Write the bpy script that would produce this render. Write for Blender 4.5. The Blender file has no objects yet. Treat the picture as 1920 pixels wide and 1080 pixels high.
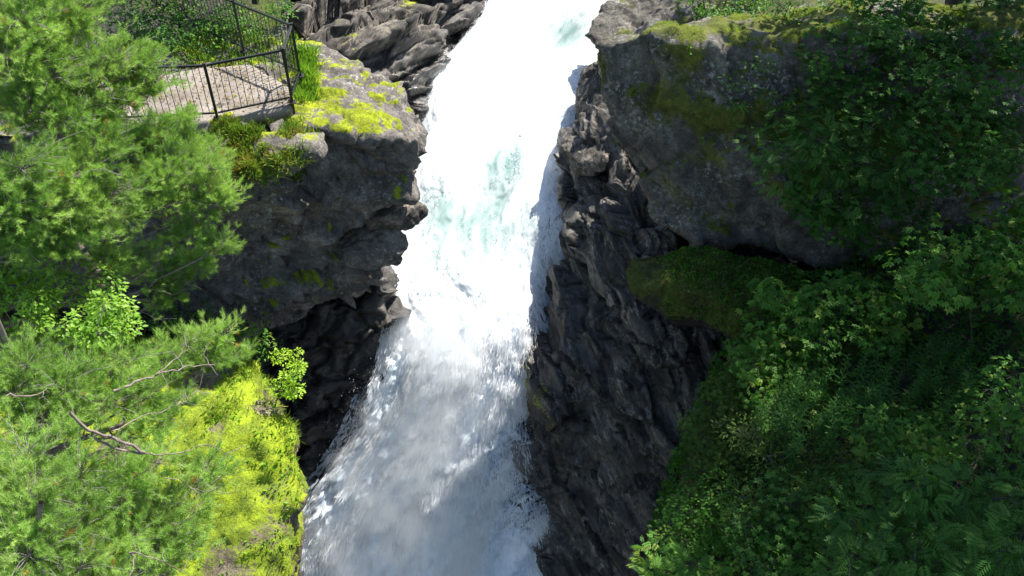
import bpy, bmesh, math
import numpy as np
from mathutils import Vector

# ------------------------------------------------------------------ camera, sky, sun, exposure
S = bpy.context.scene
COL = S.collection
F = 1700.0                       # focal length in pixels of a 1920 wide frame
PITCH = math.radians(41.8)
cam_d = bpy.data.cameras.new('camera')
cam = bpy.data.objects.new('camera', cam_d)
COL.objects.link(cam)
cam.location = (0, 0, 0)
cam.rotation_euler = (math.radians(90) - PITCH, 0, 0)
cam_d.sensor_width = 36.0
cam_d.lens = 36.0 * F / 1920.0
cam_d.clip_start = 0.1
cam_d.clip_end = 600
S.camera = cam

SUN_EL, SUN_AZ = math.radians(54), math.radians(39)
world = bpy.data.worlds.new('World')
S.world = world
world.use_nodes = True
wn = world.node_tree
bg = wn.nodes['Background']
sky = wn.nodes.new('ShaderNodeTexSky')
sky.sky_type = 'NISHITA'
sky.sun_disc = False
sky.sun_elevation = SUN_EL
sky.sun_rotation = SUN_AZ
sky.dust_density = 0.7
sky.ozone_density = 1.6
wn.links.new(sky.outputs[0], bg.inputs[0])
bg.inputs[1].default_value = 0.10
sun_d = bpy.data.lights.new('sun', 'SUN')
sun_d.energy = 5.0
sun_d.angle = math.radians(0.53)
sun_d.color = (1.0, 0.955, 0.88)
sun = bpy.data.objects.new('sun', sun_d)
COL.objects.link(sun)
SUNV = Vector((math.cos(SUN_EL) * math.sin(SUN_AZ), math.cos(SUN_EL) * math.cos(SUN_AZ), math.sin(SUN_EL)))
sun.rotation_euler = SUNV.to_track_quat('Z', 'Y').to_euler()
sun.location = SUNV * 60
S.view_settings.view_transform = 'Standard'
S.view_settings.look = 'None'
S.view_settings.exposure = 1.05
S.view_settings.gamma = 1.0
S.cycles.use_denoising = True
S.cycles.max_bounces = 8
S.cycles.diffuse_bounces = 3
S.cycles.glossy_bounces = 2
S.cycles.transmission_bounces = 4
S.cycles.transparent_max_bounces = 8
S.cycles.volume_bounces = 4
S.cycles.sample_clamp_indirect = 6

rng = np.random.default_rng(11)

# ------------------------------------------------------------------ survey helpers: direction of sight -> place in the gorge
CP, SP = math.cos(PITCH), math.sin(PITCH)
def ray(u, v):
    a, b = (u - 960) / F, (540 - v) / F
    return np.array([a, CP + b * SP, -SP + b * CP])
def P(u, v, t): return ray(u, v) * t                 # at axial distance t
def G(u, v, z): r = ray(u, v); return r * (z / r[2]) # at height z
def Q(u, v, y): r = ray(u, v); return r * (y / r[1]) # at northing y

# ------------------------------------------------------------------ noise
_GR = np.array([(1,1,0),(-1,1,0),(1,-1,0),(-1,-1,0),(1,0,1),(-1,0,1),(1,0,-1),(-1,0,-1),
                (0,1,1),(0,-1,1),(0,1,-1),(0,-1,-1),(1,1,0),(-1,1,0),(0,-1,1),(0,-1,-1)], np.float32)
def noise(p, seed=0):
    p = np.asarray(p, np.float64) + 1000.0
    i = np.floor(p).astype(np.int64)
    f = (p - i).astype(np.float32)
    w = f * f * f * (f * (f * 6 - 15) + 10)
    def g(dx, dy, dz):
        h = ((i[:, 0] + dx) * 73856093) ^ ((i[:, 1] + dy) * 19349663) ^ ((i[:, 2] + dz) * 83492791) ^ (seed * 2654435)
        h = (h ^ (h >> 13)) * 1274126177 & 0x7fffffff
        h = (h ^ (h >> 15)) & 15
        gr = _GR[h]
        return gr[:, 0] * (f[:, 0] - dx) + gr[:, 1] * (f[:, 1] - dy) + gr[:, 2] * (f[:, 2] - dz)
    def lp(a, b, t): return a + (b - a) * t
    x0 = lp(lp(g(0,0,0), g(1,0,0), w[:, 0]), lp(g(0,1,0), g(1,1,0), w[:, 0]), w[:, 1])
    x1 = lp(lp(g(0,0,1), g(1,0,1), w[:, 0]), lp(g(0,1,1), g(1,1,1), w[:, 0]), w[:, 1])
    return lp(x0, x1, w[:, 2])
def fbm(p, o=4, seed=0, gain=0.5):
    p = np.asarray(p); s = 0; a = 1.0; n = 0
    for k in range(o):
        s = s + a * noise(p * 2.03 ** k, seed + k); n += a; a *= gain
    return s / n * 1.5
def ridged(p, o=4, seed=0, gain=0.5):
    p = np.asarray(p); s = 0; a = 1.0; n = 0
    for k in range(o):
        s = s + a * (1 - 2.2 * np.abs(noise(p * 2.07 ** k, seed + k))); n += a; a *= gain
    return s / n
def worley(p, seed=0):
    """nearest cell of a jittered lattice: three random numbers of the cell, offset from its seed, distance to its border"""
    p = np.asarray(p, np.float64) + 1000.0
    i = np.floor(p).astype(np.int64); f = p - i; n = len(p)
    b1 = np.full(n, 9.0); b2 = np.full(n, 9.0); H = np.zeros(n, np.int64); D = np.zeros((n, 3))
    for dx in (-1, 0, 1):
        for dy in (-1, 0, 1):
            for dz in (-1, 0, 1):
                h = ((i[:, 0] + dx) * 73856093) ^ ((i[:, 1] + dy) * 19349663) ^ ((i[:, 2] + dz) * 83492791) ^ (seed * 2654435 + 77)
                h = ((h ^ (h >> 13)) * 1274126177) & 0x7fffffff
                h = h ^ (h >> 15)
                d = np.stack([f[:, 0] - dx - (h & 255) / 256, f[:, 1] - dy - ((h >> 8) & 255) / 256, f[:, 2] - dz - ((h >> 16) & 255) / 256], 1)
                q = np.sqrt((d * d).sum(1)); c = q < b1
                b2 = np.where(c, b1, np.minimum(b2, q)); b1 = np.where(c, q, b1); H = np.where(c, h, H); D[c] = d[c]
    g = ((H * 48271) & 0x7fffffff); g = g ^ (g >> 11)
    R = np.stack([(g & 255) / 256, ((g >> 8) & 255) / 256, ((g >> 16) & 255) / 256], 1)
    return R, D, b2 - b1
def facets(p, amp, tilt=1.2, crack=0.3, seed=0):
    R, D, e = worley(p, seed)
    return amp * ((R[:, 0] - 0.5) * 1.3 + tilt * (D * (R - 0.5) * 2).sum(1) - crack * np.exp(-(e / 0.03) ** 2))
def sstep(a, b, x):
    t = np.clip((x - a) / (b - a), 0, 1); return t * t * (3 - 2 * t)

# ------------------------------------------------------------------ mesh helpers
def mesh_np(name, V, Fc, attrs=None, smooth=False):
    V = np.ascontiguousarray(V, np.float32); Fc = np.ascontiguousarray(Fc, np.int32)
    me = bpy.data.meshes.new(name)
    nf, k = Fc.shape
    me.vertices.add(len(V)); me.vertices.foreach_set('co', V.ravel())
    me.loops.add(nf * k); me.loops.foreach_set('vertex_index', Fc.ravel())
    me.polygons.add(nf)
    me.polygons.foreach_set('loop_start', np.arange(0, nf * k, k, dtype=np.int32))
    me.polygons.foreach_set('loop_total', np.full(nf, k, np.int32))
    if smooth: me.polygons.foreach_set('use_smooth', np.ones(nf, bool))
    for an, av in (attrs or {}).items():
        a = me.attributes.new(an, 'FLOAT', 'POINT')
        a.data.foreach_set('value', np.ascontiguousarray(av, np.float32))
    me.update(calc_edges=True)
    return me
def link(name, me, mat, parent=None, label=None, cat=None, group=None, kind=None):
    o = bpy.data.objects.new(name, me)
    if me is not None and mat is not None and len(me.materials) == 0: me.materials.append(mat)
    COL.objects.link(o)
    if parent is not None: o.parent = parent
    if label: o['label'] = label
    if cat: o['category'] = cat
    if group: o['group'] = group
    if kind: o['kind'] = kind
    return o
def thing(name, label, cat, loc=(0, 0, 0), group=None):
    o = bpy.data.objects.new(name, None); COL.objects.link(o); o.location = [float(c) for c in loc]
    o['label'] = label; o['category'] = cat
    if group: o['group'] = group
    return o
def vnormals(V, Fc):
    a = V[Fc[:, 2]] - V[Fc[:, 0]]; b = V[Fc[:, 3 if Fc.shape[1] == 4 else 1]] - V[Fc[:, 1 if Fc.shape[1] == 4 else 0]]
    n = np.cross(a, b)
    N = np.zeros_like(V)
    for k in range(Fc.shape[1]):
        for c in range(3): N[:, c] += np.bincount(Fc[:, k], n[:, c], len(V))
    return N / np.maximum(np.linalg.norm(N, axis=1, keepdims=True), 1e-9)

class Tubes:
    """collects tapered tubes (branches, stems, bars) into one mesh"""
    def __init__(s): s.V = []; s.F = []; s.n = 0
    def add(s, pts, r0, r1=None, k=5):
        pts = np.asarray(pts, float); m = len(pts)
        r1 = r0 if r1 is None else r1
        rad = np.linspace(r0, r1, m)
        tg = np.gradient(pts, axis=0); tg /= np.maximum(np.linalg.norm(tg, axis=1, keepdims=True), 1e-9)
        ref = np.array([0.31, 0.17, 0.93]) if abs(tg[0][2]) < 0.85 else np.array([0.95, 0.1, 0.2])
        x = np.cross(tg, ref); x /= np.maximum(np.linalg.norm(x, axis=1, keepdims=True), 1e-9)
        y = np.cross(tg, x)
        an = np.arange(k) * 2 * math.pi / k
        ring = pts[:, None, :] + rad[:, None, None] * (np.cos(an)[None, :, None] * x[:, None, :] + np.sin(an)[None, :, None] * y[:, None, :])
        s.V.append(ring.reshape(-1, 3))
        i = np.arange(m - 1)[:, None] * k; j = np.arange(k)[None, :]; j2 = (j + 1) % k
        q = np.stack([i + j, i + j2, i + k + j2, i + k + j], -1).reshape(-1, 4) + s.n
        s.F.append(q); s.n += m * k
    def mesh(s, name): return mesh_np(name, np.concatenate(s.V), np.concatenate(s.F), smooth=True)

def frames(d, up):
    d = d / np.maximum(np.linalg.norm(d, axis=1, keepdims=True), 1e-9)
    y = np.cross(up, d); y /= np.maximum(np.linalg.norm(y, axis=1, keepdims=True), 1e-9)
    z = np.cross(d, y)
    return np.stack([d, y, z], -1)       # columns
def scatter(tv, tf, pos, R, sc, var=None):
    N = len(pos); n = len(tv)
    sc = np.asarray(sc).reshape(-1, 1, 1)
    V = np.einsum('nij,kj->nki', R, tv) * sc + pos[:, None, :]
    Fc = tf[None] + (np.arange(N) * n)[:, None, None]
    if var is None: var = rng.random(N)
    return V.reshape(-1, 3), Fc.reshape(-1, tf.shape[1]), np.repeat(var, n)
def unit(n):
    d = rng.normal(size=(n, 3)); return d / np.linalg.norm(d, axis=1, keepdims=True)

# ------------------------------------------------------------------ material helpers
def new_mat(name):
    m = bpy.data.materials.new(name); m.use_nodes = True
    nt = m.node_tree; nt.nodes.clear()
    out = nt.nodes.new('ShaderNodeOutputMaterial')
    return m, nt, out
class NB:
    def __init__(s, nt): s.nt = nt
    def n(s, t, **kw):
        nd = s.nt.nodes.new(t)
        for k, v in kw.items(): setattr(nd, k, v)
        return nd
    def l(s, a, b): s.nt.links.new(a, b)
    def put(s, sock, v):
        if hasattr(v, 'is_output'): s.l(v, sock)
        elif isinstance(v, (tuple, list)) and len(v) == 3 and sock.type == 'RGBA': sock.default_value = (*v, 1)
        else: sock.default_value = v
    def noise(s, vec, scale, detail=4, rough=0.55, dist=0.0):
        nd = s.n('ShaderNodeTexNoise'); nd.inputs['Scale'].default_value = scale; nd.inputs['Detail'].default_value = detail
        nd.inputs['Roughness'].default_value = rough; nd.inputs['Distortion'].default_value = dist
        if vec is not None: s.l(vec, nd.inputs['Vector'])
        return nd.outputs['Fac']
    def ramp(s, fac, stops, interp='LINEAR'):
        nd = s.n('ShaderNodeValToRGB'); s.l(fac, nd.inputs[0]); cr = nd.color_ramp; cr.interpolation = interp
        while len(cr.elements) < len(stops): cr.elements.new(0.5)
        for e, (p, c) in zip(cr.elements, stops): e.position = p; e.color = (*c, 1) if isinstance(c, (tuple, list)) else (c, c, c, 1)
        return nd.outputs[0]
    def math(s, op, a, b=0.0, clamp=False):
        nd = s.n('ShaderNodeMath', operation=op, use_clamp=clamp); s.put(nd.inputs[0], a); s.put(nd.inputs[1], b); return nd.outputs[0]
    def mix(s, f, a, b, mode='MIX'):
        nd = s.n('ShaderNodeMix', data_type='RGBA', blend_type=mode); s.put(nd.inputs[0], f); s.put(nd.inputs[6], a); s.put(nd.inputs[7], b); return nd.outputs[2]
    def attr(s, name): nd = s.n('ShaderNodeAttribute'); nd.attribute_name = name; return nd.outputs['Fac']
    def pos(s): return s.n('ShaderNodeNewGeometry').outputs['Position']
    def mapv(s, vec, scale=(1, 1, 1), rot=(0, 0, 0)):
        nd = s.n('ShaderNodeMapping'); s.l(vec, nd.inputs[0]); nd.inputs['Scale'].default_value = scale; nd.inputs['Rotation'].default_value = rot; return nd.outputs[0]
    def bump(s, h, strength=0.5, dist=0.05, normal=None):
        nd = s.n('ShaderNodeBump'); s.l(h, nd.inputs['Height']); nd.inputs['Strength'].default_value = strength; nd.inputs['Distance'].default_value = dist
        if normal is not None: s.l(normal, nd.inputs['Normal'])
        return nd.outputs[0]

def rock_mat(name, dark, mid, light, lichen=(0.42, 0.42, 0.40), lich=0.62, moss_c=((0.10, 0.13, 0.012), (0.42, 0.43, 0.02)), strat=None, vein=0.0):
    m, nt, out = new_mat(name); b = NB(nt); pos = b.pos()
    pv = pos
    if strat:
        L, fl, fc = strat; L = np.asarray(L, float); L = L / np.linalg.norm(L)
        A = np.cross(L, [0.2, 0.9, 0.1]); A /= np.linalg.norm(A); B = np.cross(L, A)
        cb = b.n('ShaderNodeCombineXYZ')
        for k, (ax, sc) in enumerate(((L, fl), (A, fc), (B, fc))):
            dt = b.n('ShaderNodeVectorMath', operation='DOT_PRODUCT'); b.l(pos, dt.inputs[0]); dt.inputs[1].default_value = tuple(ax * sc); b.l(dt.outputs['Value'], cb.inputs[k])
        pv = cb.outputs[0]
    n1 = b.noise(pv, 1.1 if strat else 1.6, 9, 0.66, 0.0)
    col = b.ramp(n1, [(0.28, dark), (0.5, mid), (0.72, light)])
    n2 = b.noise(pos, 7.0, 6, 0.7)
    col = b.mix(0.45 if strat else 0.75, col, b.ramp(n2, [(0.3, 0.35), (0.7, 1.45)]), 'MULTIPLY')
    if not strat:
        col = b.mix(0.7, col, b.ramp(b.noise(pos, 24, 5, 0.75), [(0.36, 0.45), (0.64, 1.5)]), 'MULTIPLY')
    if vein:
        vn = b.ramp(b.noise(pv, 2.6, 7, 0.62, 0.1), [(0.455, 0.0), (0.50, 1.0), (0.53, 0.0)])
        vm = b.ramp(b.noise(pos, 1.4, 3), [(0.4, 0.0), (0.62, 1.0)])
        col = b.mix(b.math('MULTIPLY', b.math('MULTIPLY', vn, vm), vein), col, tuple(min(1, 1.7 * c) for c in light))
        dk = b.ramp(b.noise(pv, 3.7, 6, 0.6, 0.0), [(0.44, 1.0), (0.49, 0.25), (0.54, 1.0)])
        col = b.mix(0.8, col, dk, 'MULTIPLY')
    lp = b.math('MULTIPLY', b.ramp(b.noise(pos, 0.9, 3), [(0.42, 0.0), (0.62, 1.0)]), b.ramp(b.noise(pos, 11.0, 5, 0.65), [(lich - 0.05, 0.0), (lich + 0.06, 0.9)]))
    dry = b.math('SUBTRACT', 1.0, b.attr('wet'), True)
    col = b.mix(b.math('MULTIPLY', lp, dry), col, lichen)
    col = b.mix(b.math('MULTIPLY', b.attr('wet'), 0.55), col, (0.006, 0.006, 0.006))   # wet stone is darker stone
    # moss cushions follow the cushions modelled on the surface
    ms = b.attr('moss')
    mf = b.math('ADD', ms, b.math('MULTIPLY', b.math('SUBTRACT', b.noise(pos, 16, 4, 0.7), 0.5), 0.9))
    mf = b.ramp(mf, [(0.40, 0.0), (0.56, 1.0)])
    mc = b.ramp(b.noise(pos, 3.2, 6, 0.7), [(0.33, moss_c[0]), (0.62, moss_c[1])])
    mc = b.mix(0.7, mc, b.ramp(b.noise(pos, 34, 3, 0.6), [(0.3, 0.45), (0.7, 1.35)]), 'MULTIPLY')
    col = b.mix(mf, col, mc)
    bs = b.n('ShaderNodeBsdfPrincipled')
    b.l(col, bs.inputs['Base Color'])
    ro = b.mix(b.attr('wet'), (0.85, 0.85, 0.85), (0.17, 0.17, 0.17))
    b.l(b.mix(mf, ro, (1, 1, 1)), bs.inputs['Roughness'])
    bs.inputs['Specular IOR Level'].default_value = 0.55
    h = b.math('ADD', b.noise(pv, 5.0, 8, 0.70, 0.0), b.math('MULTIPLY', b.noise(pos, 30, 5, 0.7), 0.35))
    b.l(b.bump(h, 0.85, 0.045 if strat else 0.08), bs.inputs['Normal'])
    b.l(bs.outputs[0], out.inputs[0])
    return m

def leaf_mat(name, stops, trans=0.35, rough=0.45, spec=0.35):
    m, nt, out = new_mat(name); b = NB(nt)
    v = b.attr('var')
    col = b.ramp(v, stops)
    col = b.mix(0.5, col, b.ramp(b.noise(b.pos(), 1.3, 3), [(0.3, 0.55), (0.7, 1.4)]), 'MULTIPLY')
    bs = b.n('ShaderNodeBsdfPrincipled'); b.l(col, bs.inputs['Base Color'])
    bs.inputs['Roughness'].default_value = rough; bs.inputs['Specular IOR Level'].default_value = spec
    tr = b.n('ShaderNodeBsdfTranslucent')
    b.l(b.mix(1.0, col, (1.15, 1.2, 0.55), 'MULTIPLY'), tr.inputs[0])
    mx = b.n('ShaderNodeMixShader'); mx.inputs[0].default_value = trans
    b.l(bs.outputs[0], mx.inputs[1]); b.l(tr.outputs[0], mx.inputs[2]); b.l(mx.outputs[0], out.inputs[0])
    return m
def bark_mat(name, c0, c1, scale=14):
    m, nt, out = new_mat(name); b = NB(nt); pos = b.pos()
    n = b.noise(b.mapv(pos, (1, 1, 0.4)), scale, 6, 0.7, 0.5)
    bs = b.n('ShaderNodeBsdfPrincipled'); b.l(b.ramp(n, [(0.3, c0), (0.7, c1)]), bs.inputs['Base Color']); bs.inputs['Roughness'].default_value = 0.9
    b.l(b.bump(n, 0.8, 0.02), bs.inputs['Normal']); b.l(bs.outputs[0], out.inputs[0])
    return m

M = {}
M['headland'] = rock_mat('headland rock', (0.045, 0.039, 0.034), (0.15, 0.132, 0.115), (0.34, 0.30, 0.26), lichen=(0.48, 0.47, 0.44), lich=0.60, moss_c=((0.13, 0.15, 0.010), (0.40, 0.46, 0.012)))
M['schist'] = rock_mat('folded schist', (0.022, 0.019, 0.016), (0.085, 0.073, 0.058), (0.27, 0.235, 0.19), lich=0.72, strat=(P(1240, 760, 20.9) - P(1050, 330, 23.6), 0.35, 1.5), vein=0.9)
M['wet'] = rock_mat('wet black rock', (0.014, 0.012, 0.010), (0.050, 0.044, 0.037), (0.17, 0.15, 0.12), lich=0.8, strat=((0.9, 0.4, 0.35), 0.4, 1.5), vein=0.7)
M['bank'] = rock_mat('bank rock', (0.022, 0.019, 0.016), (0.085, 0.074, 0.062), (0.27, 0.23, 0.185), lich=0.68, strat=((0.75, 0.55, 0.5), 0.4, 1.5), vein=0.6)
M['boulder'] = rock_mat('lichened boulder', (0.038, 0.032, 0.025), (0.115, 0.102, 0.082), (0.23, 0.21, 0.175), lich=0.57, lichen=(0.40, 0.40, 0.34), moss_c=((0.05, 0.06, 0.010), (0.155, 0.17, 0.02)))
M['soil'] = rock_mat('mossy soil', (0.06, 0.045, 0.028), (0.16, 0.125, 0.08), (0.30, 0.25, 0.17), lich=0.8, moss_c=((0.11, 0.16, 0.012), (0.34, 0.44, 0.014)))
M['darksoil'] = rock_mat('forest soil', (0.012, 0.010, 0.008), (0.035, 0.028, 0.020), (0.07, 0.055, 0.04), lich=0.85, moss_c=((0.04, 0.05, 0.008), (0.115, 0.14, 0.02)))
M['needle'] = leaf_mat('pine needles', [(0.0, (0.165, 0.31, 0.065)), (0.6, (0.32, 0.50, 0.115)), (0.95, (0.47, 0.62, 0.19)), (1.0, (0.40, 0.20, 0.05))], 0.40, 0.6, 0.2)
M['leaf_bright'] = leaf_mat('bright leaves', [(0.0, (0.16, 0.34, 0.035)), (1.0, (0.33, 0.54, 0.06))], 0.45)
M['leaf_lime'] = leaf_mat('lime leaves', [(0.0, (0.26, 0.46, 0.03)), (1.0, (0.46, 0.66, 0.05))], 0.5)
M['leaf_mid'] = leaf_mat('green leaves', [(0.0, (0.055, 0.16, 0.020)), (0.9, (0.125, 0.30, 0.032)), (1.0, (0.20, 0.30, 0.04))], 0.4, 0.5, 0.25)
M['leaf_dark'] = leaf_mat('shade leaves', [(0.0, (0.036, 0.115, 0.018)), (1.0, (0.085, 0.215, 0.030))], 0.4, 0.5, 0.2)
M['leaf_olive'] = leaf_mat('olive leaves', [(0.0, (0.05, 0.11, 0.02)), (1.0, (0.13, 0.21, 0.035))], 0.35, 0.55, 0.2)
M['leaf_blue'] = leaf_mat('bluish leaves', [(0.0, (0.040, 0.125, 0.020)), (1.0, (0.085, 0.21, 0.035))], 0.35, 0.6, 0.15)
M['grass'] = leaf_mat('grass blades', [(0.0, (0.13, 0.22, 0.025)), (0.7, (0.30, 0.38, 0.04)), (1.0, (0.45, 0.40, 0.16))], 0.4, 0.6, 0.2)
M['greengrass'] = leaf_mat('green grass blades', [(0.0, (0.09, 0.21, 0.025)), (1.0, (0.24, 0.40, 0.05))], 0.4, 0.6, 0.2)
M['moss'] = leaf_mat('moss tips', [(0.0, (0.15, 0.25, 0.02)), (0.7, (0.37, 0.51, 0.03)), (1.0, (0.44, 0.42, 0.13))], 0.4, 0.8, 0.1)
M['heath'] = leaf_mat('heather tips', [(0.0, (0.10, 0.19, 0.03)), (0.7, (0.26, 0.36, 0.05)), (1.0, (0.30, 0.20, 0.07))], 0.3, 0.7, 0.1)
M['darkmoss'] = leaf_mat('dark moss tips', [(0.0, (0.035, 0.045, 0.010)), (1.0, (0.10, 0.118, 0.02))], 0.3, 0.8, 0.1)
M['pinebark'] = bark_mat('pine bark', (0.08, 0.06, 0.048), (0.36, 0.29, 0.24))
M['twig'] = bark_mat('grey twig bark', (0.10, 0.085, 0.075), (0.40, 0.36, 0.33), 30)
M['darkbark'] = bark_mat('dark bark', (0.02, 0.017, 0.014), (0.10, 0.085, 0.07))

# ------------------------------------------------------------------ rock masses: distance fields of hulls -> surface nets -> relief
def hull_planes(pts):
    bm = bmesh.new()
    for p in pts: bm.verts.new([float(c) for c in p])
    bmesh.ops.convex_hull(bm, input=bm.verts)
    bm.normal_update()
    c = np.mean(np.array(pts), axis=0)
    pl = {}
    for f in bm.faces:
        n = np.array(f.normal); 
        if np.linalg.norm(n) < 0.5 or f.calc_area() < 1e-5: continue
        d = float(n @ np.array(f.verts[0].co))
        if n @ c > d: n, d = -n, -d
        pl[tuple(np.round([*n, d], 3))] = (n, d)
    bm.free()
    return list(pl.values())
def blur(f, n):
    for _ in range(n):
        for ax in range(3):
            a = np.moveaxis(f, ax, 0)
            a[1:-1] = 0.25 * a[:-2] + 0.5 * a[1:-1] + 0.25 * a[2:]
    return f
def nets(f, org, h):
    s = f < 0
    nx, ny, nz = f.shape
    cnt = np.zeros((nx - 1, ny - 1, nz - 1), np.int8)
    for dx in (0, 1):
        for dy in (0, 1):
            for dz in (0, 1): cnt += s[dx:nx - 1 + dx, dy:ny - 1 + dy, dz:nz - 1 + dz]
    act = (cnt > 0) & (cnt < 8)
    idx = np.full(act.shape, -1, np.int32); I = np.argwhere(act); idx[act] = np.arange(len(I), dtype=np.int32)
    acc = np.zeros((len(I), 3)); n = np.zeros(len(I))
    cor = np.array([(0,0,0),(1,0,0),(0,1,0),(1,1,0),(0,0,1),(1,0,1),(0,1,1),(1,1,1)])
    vals = [f[I[:, 0] + c[0], I[:, 1] + c[1], I[:, 2] + c[2]] for c in cor]
    for a, b in ((0,1),(2,3),(4,5),(6,7),(0,2),(1,3),(4,6),(5,7),(0,4),(1,5),(2,6),(3,7)):
        va, vb = vals[a], vals[b]; cr = (va < 0) != (vb < 0)
        t = np.where(cr, va / np.where(cr, va - vb, 1), 0)
        acc += cr[:, None] * (cor[a] + (cor[b] - cor[a]) * t[:, None]); n += cr
    V = (I + acc / n[:, None]) * h + org
    Fs = []
    for ax in range(3):
        sl0 = [slice(1, -1)] * 3; sl1 = [slice(1, -1)] * 3
        sl0[ax] = slice(0, -1); sl1[ax] = slice(1, None)
        a, b = s[tuple(sl0)], s[tuple(sl1)]
        e = np.argwhere(a != b); off = np.ones(3, int); off[ax] = 0; e = e + off
        flip = s[e[:, 0], e[:, 1], e[:, 2]]
        o1, o2 = [np.eye(3, dtype=int)[k] for k in ((ax + 1) % 3, (ax + 2) % 3)]
        q = np.stack([idx[tuple((e - d).T)] for d in (o1 + o2, o2, 0 * o1, o1)], 1)
        q[~flip] = q[~flip][:, ::-1]
        Fs.append(q)
    Fc = np.concatenate(Fs)
    return V, Fc[(Fc >= 0).all(1)]
def rock(name, hulls, mat, h=0.08, soft=2, low=(0.5, 0.25), disp=None, moss=None, wet=None, cut=None, sharp=True, **kw):
    """hulls: lists of points; union of convex blocks, weathered, then relief from disp(V, N)"""
    allp = np.concatenate([np.array(q) for q in hulls])
    lo = allp.min(0) - 0.6; hi = allp.max(0) + 0.6
    dims = np.ceil((hi - lo) / h).astype(int) + 1
    ax = [lo[k] + h * np.arange(dims[k]) for k in range(3)]
    X, Y, Z = [a.astype(np.float32) for a in np.meshgrid(*ax, indexing='ij', sparse=True)]
    f = None
    for q in hulls:
        g = None
        for n, d in hull_planes(q):
            e = np.float32(n[0]) * X + np.float32(n[1]) * Y + np.float32(n[2]) * Z - np.float32(d)
            g = e if g is None else np.maximum(g, e, out=g)
        f = g if f is None else np.minimum(f, g, out=f)
    m = np.abs(f) < 0.9
    I = np.argwhere(m); pts = I * h + lo
    f[m] += (low[1] * fbm(pts * low[0], 3, 5)).astype(np.float32)
    if cut is not None: f[m] = np.maximum(f[m], cut(pts).astype(np.float32))
    f = blur(f, soft)
    f[0] = f[-1] = 1; f[:, 0] = f[:, -1] = 1; f[:, :, 0] = f[:, :, -1] = 1
    V, Fc = nets(f, lo, h)
    N = vnormals(V, Fc)
    if disp is not None:
        V = V + N * disp(V, N)[:, None]
        N = vnormals(V, Fc)
    ms = moss(V, N) if moss is not None else np.zeros(len(V))
    if moss is not None:
        cu = sstep(0.42, 0.75, ms)
        V = V + (np.array([0, 0, 0.6]) + 0.4 * N) * (cu * (0.05 + 0.05 * fbm(V * 6, 3, 77)))[:, None]
    wt = wet(V, N) if wet is not None else np.zeros(len(V))
    me = mesh_np(name, V, Fc, dict(moss=ms, wet=np.clip(wt, 0, 1)), smooth=not sharp)
    o = link(name, me, mat, **kw)
    return o, V, Fc, N, ms

def foliation(direction, ridge=0.18, fine=0.05, fl=0.35, fc=1.5, warp=0.5, seed=3):
    L = np.asarray(direction, float); L /= np.linalg.norm(L)
    A = np.cross(L, [0.2, 0.9, 0.1]); A /= np.linalg.norm(A); B = np.cross(L, A)
    def fn(V, N):
        w = V + warp * np.stack([fbm(V * 0.55, 3, seed + 20), fbm(V * 0.55, 3, seed + 30), fbm(V * 0.55, 3, seed + 40)], 1)
        p = np.stack([w @ L * fl, w @ A * fc, w @ B * fc], 1)
        r = ridged(p, 3, seed, 0.42)
        return ridge * (0.45 * (r - 0.35) + facets(p, 1.0, 1.3, 0.3, seed) + facets(p * np.array([2.2, 2.7, 2.7]) + 5, 0.42, 1.3, 0.4, seed + 1)) + fine * ridged(p * np.array([5, 6, 6]), 3, seed + 9) + fine * 0.6 * fbm(V * 9, 2, seed + 5)
    return fn
def massive(a1=0.12, a2=0.05, dip=(0.15, 0, 1.0), bed=0.05, seed=8, freq=1.8):
    dip = np.asarray(dip, float)
    def fn(V, N):
        w = V + 0.25 * np.stack([fbm(V * 0.8, 3, seed), fbm(V * 0.8, 3, seed + 1), fbm(V * 0.8, 3, seed + 2)], 1)
        p = np.stack([w[:, 0] * 0.55, w[:, 1] * 0.55, w @ dip * freq], 1)
        vert = sstep(0.95, 0.6, np.abs(N[:, 2]))
        return a1 * ridged(V * 0.8, 4, seed, 0.5) + a2 * ridged(V * 4.0, 3, seed + 4, 0.6) - 0.5 * a2 + (0.3 + 0.7 * vert) * bed * (facets(p, 1.6, 1.1, 0.35, seed) + facets(p * 2.6 + 3, 0.7, 1.2, 0.5, seed + 1))
    return fn
def low_pts(pts, dz): return [p + np.array([0, 0, dz]) for p in pts]

# --- left headland with the lookout on top
top = [G(545, 70, -9.32), G(640, 97, -9.4), G(690, 132, -9.6), G(758, 178, -10.0), G(786, 222, -10.35),
       G(555, 258, -9.75), G(650, 250, -9.8), G(735, 268, -10.2), G(788, 300, -11.0),
       G(400, 240, -9.42), np.array([-14, 14.6, -9.42]), np.array([-14, 19.5, -9.3])]
face = [Q(520, 480, 15.9), Q(600, 472, 15.75), Q(690, 420, 15.8), Q(742, 392, 15.95), Q(786, 328, 16.2)]
back = [np.array([-14, 15.2, -13]), np.array([-14, 19.5, -13]), Q(640, 300, 19.4), Q(700, 330, 18.5)]
H1 = top + face + back
H2 = [Q(410, 335, 15.3), Q(500, 300, 16.0), Q(425, 470, 15.0), Q(505, 430, 15.55), Q(430, 600, 15.1), Q(500, 612, 15.2), Q(555, 618, 15.6), Q(600, 548, 16.1),
      Q(715, 508, 16.8), Q(735, 475, 16.9), Q(640, 480, 16.2), Q(640, 440, 16.6), np.array([-14, 14.7, -10.5]), np.array([-14, 14.5, -15.5]), np.array([-14, 18, -15.5]), Q(640, 480, 18.5)]
hp = [G(330, 236, -9.4), G(470, 236, -9.4), G(545, 250, -9.5), G(560, 272, -9.68), G(545, 308, -9.82), G(440, 332, -9.9), G(360, 312, -9.85), G(250, 300, -9.8)]
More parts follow.
